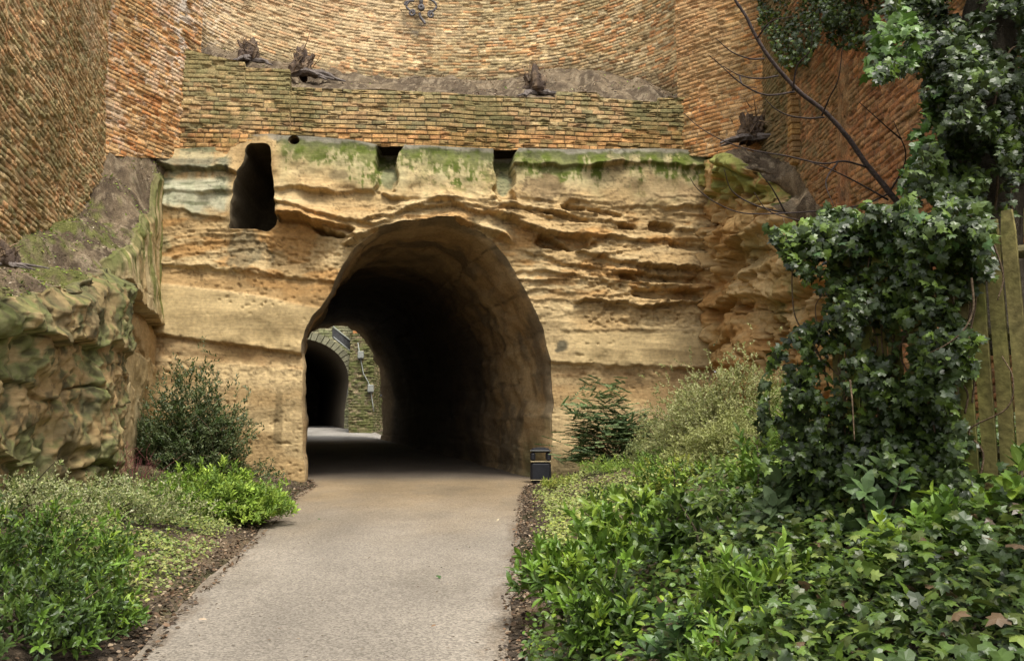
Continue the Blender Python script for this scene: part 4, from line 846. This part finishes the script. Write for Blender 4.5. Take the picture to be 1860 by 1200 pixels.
# right side of the path
shrub('mahonia_shrub', "dark feathery mahonia with flat leaf tiers right of the litter bin", "shrub", 1112, 27.2, 1.95, 1.2, 2.25, 560, .75, 17, .19, LANCE, [(.13, .185, .07), (.17, .225, .09), (.09, .14, .055)], 41, mat='leaf_matt', planar=True, up=1.4, ang=1.15, stems=16, stemcol=(.14, .10, .06), sr=.03, flat=.25)
shrub('variegated_holly', "large cream edged holly bush under the right rock buttress", "shrub", 1325, 20.0, 2.1, 1.2, 1.95, 3400, .32, 9, .085, SMALL, [(.13, .18, .045), (.17, .22, .06), (.09, .14, .04)], 42, mat='leaf_matt', edge=[(.52, .50, .22), (.42, .43, .15), (.60, .56, .30)], stems=22, tall=.08, lump=.45)
shrub('variegated_holly', "paler low holly clump between the mahonia and the big holly bush", "shrub", 1205, 22.5, 1.2, .9, 1.1, 800, .3, 9, .08, SMALL, [(.15, .2, .055), (.11, .16, .045)], 43, mat='leaf_matt', edge=[(.40, .41, .18), (.34, .36, .14)], stems=12)
shrub('variegated_holly', "yellowish holly mound low in front of the big holly bush", "shrub", 1330, 16.8, 1.25, .9, 1.0, 1100, .3, 9, .085, SMALL, [(.15, .2, .05), (.2, .25, .07)], 46, mat='leaf_matt', edge=[(.52, .50, .22), (.42, .43, .15)], stems=12)
shrub('thin_shrub', "thin light sprays of a shrub against the lower right of the cliff", "shrub", 1275, 26.0, .9, .6, 2.6, 90, .5, 9, .085, SMALL, [(.16, .19, .08), (.12, .16, .06)], 44, stems=16, inner=.3, lump=.6)
shrub('bamboo_clump', "feathery mid green sprays beside the left edge of the fence ivy", "plant", 1415, 15.5, .75, .6, 1.5, 120, .6, 16, .13, SLIM, LAU+BRT[:1], 45, planar=True, mat='leaf_matt', up=.9)
lows = [(1110, 24.5, 1.0, .42, BRT, SLIM, "low bright clump of narrow leaves just beside the litter bin"), (1020, 24.6, .7, .28, YEL, SLIM, "small yellow green clump in front of the litter bin"), (1190, 19.5, 1.1, .55, LAU+BRT, SMALL, "low green mound below the mahonia and holly"), (1120, 16.6, .8, .38, DK+LAU, OVAL, "dark round leaved clump on the middle of the right bank"), (1225, 14.5, .9, .55, LAU+YEL[:1], OVAL, "loose mid green clump above the yellow ground cover")]
for i, (px, Y, w, h, cl, tp, lab) in enumerate(lows):
    shrub('bank_plant', lab, "plant", px, Y, w, w*.7, h, int(260*w), .26, 8, .11 if tp is SLIM else .075, tp, cl, 50+i, mat='leaf_matt', stems=6, group="low plants on the right bank")
shrub('laurel_shrub', "glossy bright laurel spilling over the right path edge at the front", "shrub", 1060, 9.2, .75, .6, .62, 210, .34, 8, .175, LANCE, LAU, 61, stems=14)
shrub('laurel_shrub', "tall laurel with upright pale leaf blades on the right bank front", "shrub", 1165, 9.6, .85, .7, .75, 260, .38, 8, .18, LANCE, LAU+BRT[:2], 62, stems=14, tall=.12)
shrub('laurel_shrub', "dark low laurel with drooping leaves at the bottom of the right bank", "shrub", 1110, 6.9, .55, .5, .5, 150, .30, 8, .15, LANCE, DK+LAU, 63, stems=10, mat='leaf')
shrub('laurel_shrub', "shaded laurel between the front laurels and the ivy bank", "shrub", 1270, 7.9, .7, .6, .6, 190, .32, 8, .15, BROAD, DK+LAU[:2], 64, stems=10)
shrub('aucuba_shrub', "shrub with big matt grey green leaf rosettes at the middle of the ivy bank", "shrub", 1450, 6.9, .50, .4, .72, 42, .24, 9, .21, BROAD, [(.10, .15, .06), (.125, .18, .075), (.085, .13, .05)], 65, mat='leaf_matt', ang=1.25, up=1.0, stems=12, droop=.1)
shrub('aucuba_shrub', "small rosette leaved shrub right of the big rosettes on the bank", "shrub", 1580, 6.0, .40, .35, .62, 30, .22, 8, .17, BROAD, [(.09, .15, .05), (.11, .17, .06)], 66, ang=1.2, up=1.0, stems=8)
shrub('aucuba_shrub', "low rosette leaved shrub at the bottom centre of the right bank", "shrub", 1235, 5.6, .34, .3, .42, 30, .2, 8, .14, BROAD, [(.07, .13, .04), (.09, .16, .05)], 67, ang=1.2, up=1.0, stems=8)
shrub('laurel_shrub', "fresh long leaved laurel among the ivy below the big rosettes", "shrub", 1370, 5.6, .50, .4, .50, 130, .26, 8, .13, LANCE, LAU+BRT[:2], 71, stems=10)
shrub('laurel_shrub', "low bright laurel at the bottom edge of the ivy bank", "shrub", 1330, 4.7, .34, .3, .34, 80, .2, 8, .11, LANCE, LAU+BRT[:1], 72, stems=8)
shrub('laurel_shrub', "mid green laurel deep in the ivy bank near the fence foot", "shrub", 1690, 5.0, .42, .36, .44, 90, .24, 8, .12, BROAD, LAU+BRT[:1], 73, stems=8, mat='leaf_matt')
shrub('laurel_shrub', "yellow green laurel between the drooping plant and the big rosettes", "shrub", 1390, 8.6, .6, .5, .75, 180, .3, 8, .14, LANCE, BRT[:2]+LAU, 74, stems=8, mat='leaf_matt')
shrub('drooping_plant', "yellow green drooping plant with slim hanging leaves on the right bank", "plant", 1292, 7.3, .28, .25, .78, 26, .34, 8, .17, SLIM, [(.20, .26, .07), (.14, .20, .05)], 68, mat='leaf_matt', droop=.55, stems=8)
shrub('green_sprig', "leafy green sprig rising at the right picture edge by the fence", "plant", 1830, 4.9, .22, .2, .62, 26, .22, 7, .12, OVAL, LAU+BRT[:1], 69, stems=6)
# ground covers nobody could count
def cover(name, n, pxr, Yr, szr, tp, cols, seed, dens, mat, hgt=.2, edge=None, tilt=.5):
    r = np.random.default_rng(seed); Y = r.uniform(Yr[0], Yr[1], n*3); X = xat(r.uniform(pxr[0], pxr[1], n*3), Y)
    px = 930+X/Y*F/1.0055; w = dens(px, X, Y); k = (r.random(n*3) < w) & (X > xr(Y)+.05) | (r.random(n*3) < w) & (X < xl(Y)-.05)
    X, Y = X[k][:n], Y[k][:n]; m = len(X); z = gz(X, Y)+r.uniform(.01, 1, m)**1.5*hgt*(.5+.8*(.5+.5*fbm(X*1.5, Y*1.5, seed=seed+1)))
    d = rdir(m, r)*[1, 1, .35]+[0, -.35, -.15]; nr = np.array([0, -.25, 1.0])+tilt*r.normal(size=(m, 3)); clump = (.75+.5*(.5+.5*fbm(X*2, Y*2, seed=seed+2)))[:, None]
    o = leafmesh(name, [(np.column_stack([X, Y, z]), d, nr, r.uniform(*szr, m), tp, pal(m, r, cols, .3)*clump, None if edge is None else pal(m, r, edge, .25))], M[mat]); o['kind'] = 'stuff'; return o
one = lambda px, X, Y: np.ones_like(X)
IVC = warm([(.048, .075, .024), (.05, .10, .03), (.028, .058, .022), (.075, .14, .035), (.045, .09, .035)])
cover('ivy_ground_cover', 24000, (1180, 2050), (3.0, 11.5), (.04, .10), IVY, IVC*6+[(.20, .26, .06), (.22, .28, .07), (.13, .085, .045)], 71, lambda px, X, Y: sm(1150, 1330, px+90*fbm(X, Y, seed=3)), 'leaf', .34)
cover('ivy_ground_cover', 6000, (950, 1500), (4.6, 9), (.05, .09), OVAL, LAU+IVC, 72, one, 'leaf', .22)
cover('yellow_ground_cover', 14000, (940, 1420), (11, 27), (.05, .09), OVAL, YEL+BRT[:2], 73, lambda px, X, Y: sm(-.35, .25, fbm(X*.9, Y*.6, seed=5))*sm(.25, .7, X-xr(Y)), 'leaf_matt', .26, edge=[(.42, .42, .2), (.25, .3, .08)])
cover('yellow_ground_cover', 11000, (120, 540), (9.5, 19), (.04, .075), OVAL, YEL+BRT[:1]+LAU[:1], 74, lambda px, X, Y: sm(-.4, .3, fbm(X*1.1, Y*.8, seed=6))*sm(.35, 1.0, xl(Y)-X), 'leaf_matt', .18, edge=[(.42, .42, .2), (.22, .28, .08)])
cover('bank_undergrowth', 9000, (1150, 1700), (10, 26), (.06, .10), OVAL, DK+LAU, 75, lambda px, X, Y: sm(1150, 1300, px+60*fbm(X, Y, seed=8)), 'leaf', .35)
cover('verge_undergrowth', 7000, (-300, 420), (9, 24), (.05, .08), OVAL, DK+LAU+[(.14, .10, .05)], 76, lambda px, X, Y: sm(.6, 1.6, xl(Y)-X), 'leaf_matt', .22)
# brown leaf litter
LIT = [(.12, .075, .042), (.17, .105, .06), (.075, .05, .032), (.28, .21, .14), (.05, .036, .026), (.09, .065, .04)]
r = np.random.default_rng(81); n = 14000; Y = 3.5+28*r.random(n)**1.3; right = r.random(n) < .5
off = np.abs(r.normal(0, .42, n))*np.where(r.random(n) < .7, 1, 2.4)-.12*r.random(n)+.04
X = np.where(right, xr(Y)+off, xl(Y)-off); z = np.where(off > .05, gz(X, Y), rise(Y)+.012+.006)+r.uniform(.004, .03, n)
p2 = (np.column_stack([X, Y, z]), rdir(n, r)*[1, 1, .25], np.array([0, 0, 1.0])+.45*r.normal(size=(n, 3)), r.uniform(.025, .085, n), OVAL, pal(n, r, LIT, .35), None)
n = 900; Y = 4+26*r.random(n); f = r.beta(.6, .6, n); X = xl(Y)*(1-f)+xr(Y)*f
p3 = (np.column_stack([X, Y, rise(Y)+.012+.03*np.sin(f*math.pi)+.006]), rdir(n, r)*[1, 1, .1], np.array([0, 0, 1.0])+.25*r.normal(size=(n, 3)), r.uniform(.012, .05, n), LANCE, pal(n, r, LIT, .35), None)
o = leafmesh('leaf_litter', [p2, p3], M['litter']); o['kind'] = 'stuff'
def onsoil(P, n, seed, szr, cols, tp, up=.3):
    r = np.random.default_rng(seed); i = r.integers(1, P.shape[0]-1, n); j = r.integers(1, P.shape[1]-1, n); f = r.random((n, 1)); q = P[i, j]*(1-f)+P[i-1, j-1]*f
    k = r.random(n) < sm(-.4, .5, fbm(q[:, 0]*1.3, q[:, 1]*1.3, seed=seed)); q = q[k]; n = len(q)
    return (q+[0, 0, .03], rdir(n, r)*[1, 1, .4], np.array([0, -.3, 1.0])+.5*r.normal(size=(n, 3)), r.uniform(*szr, n), tp, pal(n, r, cols, .35), None)
o = leafmesh('ledge_litter', [onsoil(soilC, 4200, 82, (.05, .15), LIT+[(.45, .34, .2)], LANCE), onsoil(soilL, 4500, 83, (.03, .09), LIT+[(.45, .38, .28)], LANCE), onsoil(soilR, 700, 84, (.05, .12), LIT, LANCE)], M['litter']); o['kind'] = 'stuff'
o = leafmesh('ledge_weeds', [onsoil(soilC, 260, 85, (.06, .12), BRT, OVAL), onsoil(soilL, 2600, 86, (.04, .10), BRT+YEL+LAU, SMALL), onsoil(soilR, 60, 87, (.06, .10), LAU, OVAL)], M['leaf_matt']); o['kind'] = 'stuff'
for px, py, sz, cl, tp, lab in [(795, 1047, .085, (.05, .10, .03), IVY, "curled green leaf lying alone on the grey path"), (783, 1137, .07, (.22, .13, .07), LANCE, "brown leaf flat on the path near the bottom centre"), (762, 1064, .04, (.10, .06, .04), LANCE, "tiny dark dead leaf left of the green leaf on the path"), (935, 1026, .11, (.20, .14, .08), LANCE, "dead leaf at the right path edge by the laurels"), (360, 1124, .10, (.42, .32, .22), LANCE, "pale dry leaf on the left side of the path"), (902, 946, .08, (.45, .38, .25), OVAL, "cream dead leaf near the right path edge"), (582, 942, .06, (.05, .12, .03), OVAL, "small green leaf at the left path edge beside the green clump")]:
    q = gpt(px, py, .06)[None]; r = np.random.default_rng(px)
    o = leafmesh('fallen_leaf', [(q, rdir(1, r)*[1, 1, .2]+[0, 0, .15], np.array([[.2, -.5, 1.0]]), sz, tp, np.array([cl]), None)], M['litter']); tag(o, lab, "leaf", "single leaves fallen on the path")

# ------------------------------------------------------------------ fence and its ivy
F0 = np.array([xat(1985, 5.3), 5.3]); F1 = np.array([xat(1530, 6.7), 6.7]); fdir = (F1-F0)/np.linalg.norm(F1-F0); fL = np.linalg.norm(F1-F0); fn = np.array([fdir[1], -fdir[0]]); fn = fn if fn[1] < 0 else -fn
fz0, fz1 = 1.55, 3.55
fe = thing('wooden_fence', (*((F0+F1)/2), fz0), "weathered green stained board fence half smothered in ivy", "fence")
rr_ = np.random.default_rng(91); s_ = 0.0
while s_ < fL:
    w = rr_.uniform(.088, .102); h0 = fz1+rr_.uniform(-.05, .06)+.1*s_; ln = rr_.normal(0, .006); hw = w/2; m = MB(); nz = 14
    c = F0+fdir*(s_+hw); zs = np.linspace(fz0-.15, h0, nz); ring = []
    for q, zq in enumerate(zs):
        k = 1 if q < nz-1 else .72; a = c+fdir*(ln*(zq-fz0)+.006*math.sin(zq*3+s_*9)); 
        for u, v in ((-hw*k, .012), (hw*k, .012), (hw*k, -.012), (-hw*k, -.012)): ring.append([*(a+fdir*u+fn*(v+.035)), zq-(.03*abs(u)/hw if q == nz-1 else 0)])
    i = np.arange(nz*4).reshape(nz, 4); j = np.roll(i, -1, 1); V = np.array(ring); t = rr_.random()
    cl = mixc((.17, .15, .045), (.23, .19, .075), np.full(len(V), t)); cl = mixc(cl, (.135, .155, .03), .75*sm(-.3, .5, fbm(V[:, 2]*1.2+s_*7, V[:, 0]*3, seed=92))); cl = cl*(1+.25*fbm(V[:, 2]*.8, s_*31+V[:, 0]*20, seed=93))[:, None]
    m.add(V, np.concatenate([np.stack([i[:-1], j[:-1], j[1:], i[1:]], -1).reshape(-1, 4), [[0, 3, 2, 1], [nz*4-4, nz*4-3, nz*4-2, nz*4-1]]]), None, cl); m.build('board', M['wood'], fe); s_ += w+rr_.uniform(.020, .034)
for z in (1.95, 2.75, 3.3):
    m = MB(); pts = np.array([[*(F0+fdir*k-fn*.025), z+.05*k] for k in np.linspace(0, fL, 8)]); m.tube(pts, .045, 4, (.14, .12, .06)); m.build('rail', M['wood'], fe)
for k in (.25, fL*.55, fL-.1):
    m = MB(); q = F0+fdir*k-fn*.12; m.box((q[0]-.05, q[1]-.05, fz0-.3), (q[0]+.05, q[1]+.05, fz1+.02), (.13, .11, .06), .01); m.build('post', M['wood'], fe)
def ysurf(px):       # depth of the fence plane along the ray of px
    k = (np.asarray(px, float)-930)/F*1.0055; a, b = F0, F1-F0
    t = (k*a[1]-a[0])/(b[0]-k*b[1]); return a[1]+t*b[1]
def scatter(poly, n, r, gap=None):
    poly = np.array(poly, float); out = []
    lo, hi = poly.min(0), poly.max(0); cnt = 0
    while cnt < n:
        q = r.uniform(lo, hi, (n*3, 2)); q = q[poly_in(q[:, 0], q[:, 1], poly)]
        if gap is not None: q = q[r.random(len(q)) < gap(q[:, 0], q[:, 1])]
        out.append(q); cnt += len(q)
    return np.concatenate(out)[:n]
IVD = warm([(.030, .060, .024), (.04, .075, .03), (.024, .046, .022), (.05, .09, .035), (.085, .155, .04)])
def ivy(name, label, cat, patches, seed, vines=None, group=None, base=None, stemname='vines', vr=.008):
    r = np.random.default_rng(seed); ps = []
    for poly, n, Yf, thick, szr, cols, gap, mat in patches:
        q = scatter(poly, n, r, gap); Y = Yf(q[:, 0])-r.random(n)**1.4*thick*(.4+1.2*np.clip(.5+.7*fbm(q[:, 0]/70, q[:, 1]/70, seed=seed+1), 0, 1.2))
        P = at(q[:, 0], q[:, 1], Y); d = np.array([0, -.25, -.8])+.75*r.normal(size=(n, 3)); nr = np.array([-.15, -.75, .75])+.5*r.normal(size=(n, 3))
        ps.append((P, d, nr, r.uniform(*szr, n), IVY, pal(n, r, cols, .3)*(.8+.4*np.clip(.5+fbm(q[:, 0]/40, q[:, 1]/40, seed=seed+2), 0, 1))[:, None], None))
    t = thing(name, base if base is not None else (*ps[0][0].mean(0)[:2], ps[0][0][:, 2].min()), label, cat, group); leafmesh('foliage', ps, M['leaf'], t)
    m = MB()
    for pts in vines or []:
        c = catmull([at(*p) for p in pts], 6); m.tube(c, np.linspace(vr, vr*.5, len(c)), 5, (.13, .09, .055))
    if vines: m.build(stemname, M['bark'], t, True)
    return t
gapf = lambda x, y: .12+sm(-.75, -.15, fbm(x/55, y/75, seed=95)+.9*sm(470, 400, y)+.35*sm(1500, 1470, x))
POL = [(1395, 425), (1440, 470), (1472, 560), (1462, 680), (1445, 760), (1480, 830), (1480, 930), (1800, 930), (1780, 850), (1745, 760), (1770, 640), (1755, 560), (1800, 500), (1802, 440), (1770, 402), (1640, 392), (1560, 398), (1480, 408)]
POL = [tuple(q) for q in jit(catmull(POL+POL[:1], 8)[:-1], 26, 38, 7)]
fy = lambda x: np.clip(ysurf(x), 5.3, 6.9)
rv = np.random.default_rng(96); vin = []
for k in range(26):
    x = rv.uniform(1480, 1790); y = rv.uniform(560, 900); l = [(x, y, float(fy(x))-.06)]
    for q in range(5): x += rv.normal(0, 22); y -= rv.uniform(30, 75); l.append((x, max(y, 395), float(fy(x))-.06-.05*rv.random()))
    vin.append(l)
vin += [[(1765, 505, 5.5), (1768, 560, 5.45), (1750, 600, 5.45), (1720, 625, 5.5), (1690, 640, 5.55)], [(1800, 430, 5.5), (1822, 500, 5.5), (1812, 545, 5.5)], [(1544, 690, 6.0), (1548, 730, 5.95), (1552, 800, 5.9)]]
ivy('climbing_ivy', "thick dark glossy ivy smothering the left part of the board fence", "ivy", [
    (POL, 6800, fy, .36, (.045, .088), [tuple(np.array(q)*.85) for q in IVD], gapf, 'leaf'),
    ([(1395, 640), (1440, 600), (1480, 560), (1490, 900), (1400, 900), (1375, 760)], 700, lambda x: fy(x)+.2, .5, (.05, .085), IVD, lambda x, y: sm(-.3, .3, fbm(x/30, y/40, seed=44)), 'leaf'),
    ([(1600, 400), (1650, 350), (1700, 345), (1790, 370), (1800, 420), (1640, 430)], 420, lambda x: fy(x)+.1, .4, (.05, .09), IVD, lambda x, y: sm(-.3, .3, fbm(x/30, y/30, seed=45)), 'leaf'),
    ([(1470, 420), (1500, 370), (1560, 382), (1590, 410)], 160, lambda x: fy(x), .3, (.05, .09), IVD, None, 'leaf'),
    ([(1440, 420), (1500, 395), (1640, 385), (1760, 395), (1800, 430), (1800, 490), (1640, 450), (1480, 470)], 900, lambda x: fy(x)-.05, .4, (.055, .09), IVD+[(.06, .12, .035)], None, 'leaf'),
    ([(1398, 425), (1440, 400), (1500, 400), (1480, 480), (1465, 520)], 130, lambda x: fy(x), .3, (.055, .09), BRT[:3], None, 'leaf')], 97, vin)
# ivy clad tree behind the fence
IVT = [tuple(np.array(q)*.8) for q in IVD]
TR = [(1790, 640, 9.6), (1785, 420, 9.6), (1798, 300, 9.6), (1780, 160, 9.5), (1800, 20, 9.4), (1795, -120, 9.4)]
POT = [(1575, 60), (1612, 10), (1640, -50), (1960, -60), (1960, 385), (1800, 395), (1640, 392), (1632, 335), (1665, 290), (1690, 240), (1682, 190), (1670, 120), (1640, 135), (1590, 150)]
gapt = lambda x, y: sm(-.85, -.25, fbm(x/60, y/60, seed=98))*(1-.85*sm(310, 350, y)*sm(1745, 1770, x))
t = ivy('ivy_clad_tree', "tree trunk wholly wrapped in dark ivy rising behind the fence", "tree", [
    (POT, 13000, lambda x: 10.2+0*x, 1.7, (.065, .11), IVT, gapt, 'leaf'),
    ([(1660, 110), (1720, 60), (1820, 90), (1850, 300), (1700, 380), (1640, 360), (1690, 240)], 1700, lambda x: 8.9+0*x, .6, (.07, .115), IVT, gapt, 'leaf'),
    ([(1568, 130), (1590, 40), (1650, 10), (1690, 70), (1670, 130), (1640, 120), (1590, 150)], 150, lambda x: 8.6+0*x, .4, (.10, .14), [(.10, .19, .035), (.13, .23, .04)], None, 'leaf'),  # brighter green painted in for the strongly lit leaves
    ([(1635, 330), (1660, 240), (1700, 130), (1720, 180), (1680, 300), (1660, 390)], 130, lambda x: 8.7+0*x, .4, (.09, .13), [(.10, .19, .035), (.08, .16, .035)], None, 'leaf')], 99,
    [[(1760, 420, 9.2), (1755, 330, 9.2), (1768, 250, 9.1), (1750, 150, 9.0)], [(1800, 410, 9.3), (1812, 340, 9.2), (1808, 250, 9.2)], [(1840, 400, 9.3), (1835, 330, 9.2), (1842, 240, 9.2)], [(1800, 210, 8.6), (1830, 100, 8.6), (1862, 80, 8.6)]], base=at(1790, 640, 9.6), vr=.016)
m = MB(); tp_ = catmull([at(*p) for p in TR], 5); m.tube(tp_, np.linspace(.42, .25, len(tp_)), 10, (.06, .05, .035), .12); m.build('trunk', M['bark'], t, True)
# ivy hanging over the right wall
hy = lambda x: np.clip(8.95/((x-930)/F*1.0055), 9, 29.5)-.15
POH = [(1375, -90), (1378, 40), (1395, 70), (1410, 105), (1432, 128), (1447, 112), (1462, 125), (1480, 80), (1530, 88), (1575, 92), (1600, 60), (1640, 60), (1640, -100)]
ivy('hanging_ivy', "curtain of small glinting ivy hanging over the top of the rust red wall", "ivy", [(POH, 10000, hy, 2.4, (.09, .16), IVD, lambda x, y: .25+sm(-.9, -.2, fbm(x/18, y/40, seed=100)), 'leaf')], 101, [[(1430, 60, 26.5), (1432, 100, 26.5), (1425, 125, 26.5)]], vr=.02)

# ------------------------------------------------------------------ bare sapling leaning across the right wall
YS = 9.2; sp = thing('bare_sapling', (*at(1668, 560, YS)[:2], float(gz(xat(1668, YS), YS))), "leafless dark sapling leaning left across the rust red wall", "tree")
def limb(name, pts, r0, r1, dy=0.0):
    P = catmull([at(a, b, YS-dy*k/len(pts)) for k, (a, b) in enumerate(pts)], 6); m = MB(); m.tube(P, np.linspace(r0, r1, len(P)), 6, (.055, .04, .035), .1); m.build(name, M['bark'], sp, True)
limb('trunk', [(1690, 700), (1668, 520), (1640, 390), (1612, 345), (1575, 300), (1540, 250), (1500, 205), (1450, 165), (1405, 115), (1375, 70), (1355, 30), (1335, 0), (1322, -30)], .036, .013)
for pts in [[(1612, 353), (1573, 370), (1520, 380), (1427, 387), (1350, 387), (1300, 368), (1267, 343), (1253, 322)], [(1573, 303), (1533, 293), (1493, 297), (1427, 283), (1367, 273), (1317, 257), (1273, 233), (1243, 207)],
            [(1497, 213), (1470, 215), (1433, 210), (1407, 197), (1390, 180)], [(1443, 167), (1400, 173), (1373, 167), (1340, 147), (1307, 117), (1287, 100)], [(1413, 138), (1380, 143), (1343, 137), (1313, 120)], [(1388, 107), (1363, 107), (1330, 95), (1300, 70)],
            [(1493, 210), (1507, 177), (1523, 143), (1530, 87)], [(1617, 347), (1640, 307), (1645, 277), (1637, 253), (1623, 220)], [(1427, 387), (1403, 343), (1383, 317)], [(1430, 388), (1373, 373), (1330, 347), (1315, 307)], [(1613, 363), (1560, 333), (1507, 307), (1473, 295)],
            [(1640, 400), (1560, 412), (1480, 405), (1400, 385), (1370, 350)], [(1440, 165), (1448, 120), (1472, 90), (1476, 40)], [(1375, 70), (1400, 40), (1440, 30)], [(1637, 253), (1612, 232), (1560, 185)], [(1343, 137), (1350, 155), (1375, 160)], [(1523, 293), (1500, 330), (1515, 375)]]:
    limb('branch', pts, .0115, .0035, .8)
# mossy boulder at the path edge
b = gpt(1000, 1165, .1); th, ph = np.meshgrid(np.linspace(0, 2*math.pi, 41), np.linspace(.02, math.pi/2+.5, 22)); n = np.stack([np.sin(ph)*np.cos(th), np.sin(ph)*np.sin(th), np.cos(ph)], -1)
k = 1+.25*fbm(n[..., 0]*1.5, n[..., 1]*1.5, n[..., 2]*1.5, seed=3); k[:, -1] = k[:, 0]; V = b+n*k[..., None]*np.array([.22, .42, .26])+[.16, .1, -.05]
tag(build('mossy_boulder', V, grid_faces(*th.shape, flip=True), M['rock'], None, mixc((.09, .075, .045), (.10, .11, .035), sm(-.2, .5, fbm(V[..., 0]*4, V[..., 1]*4, seed=5))).reshape(-1, 3)), "dull mossy boulder half under the laurels at the right path edge", "boulder")
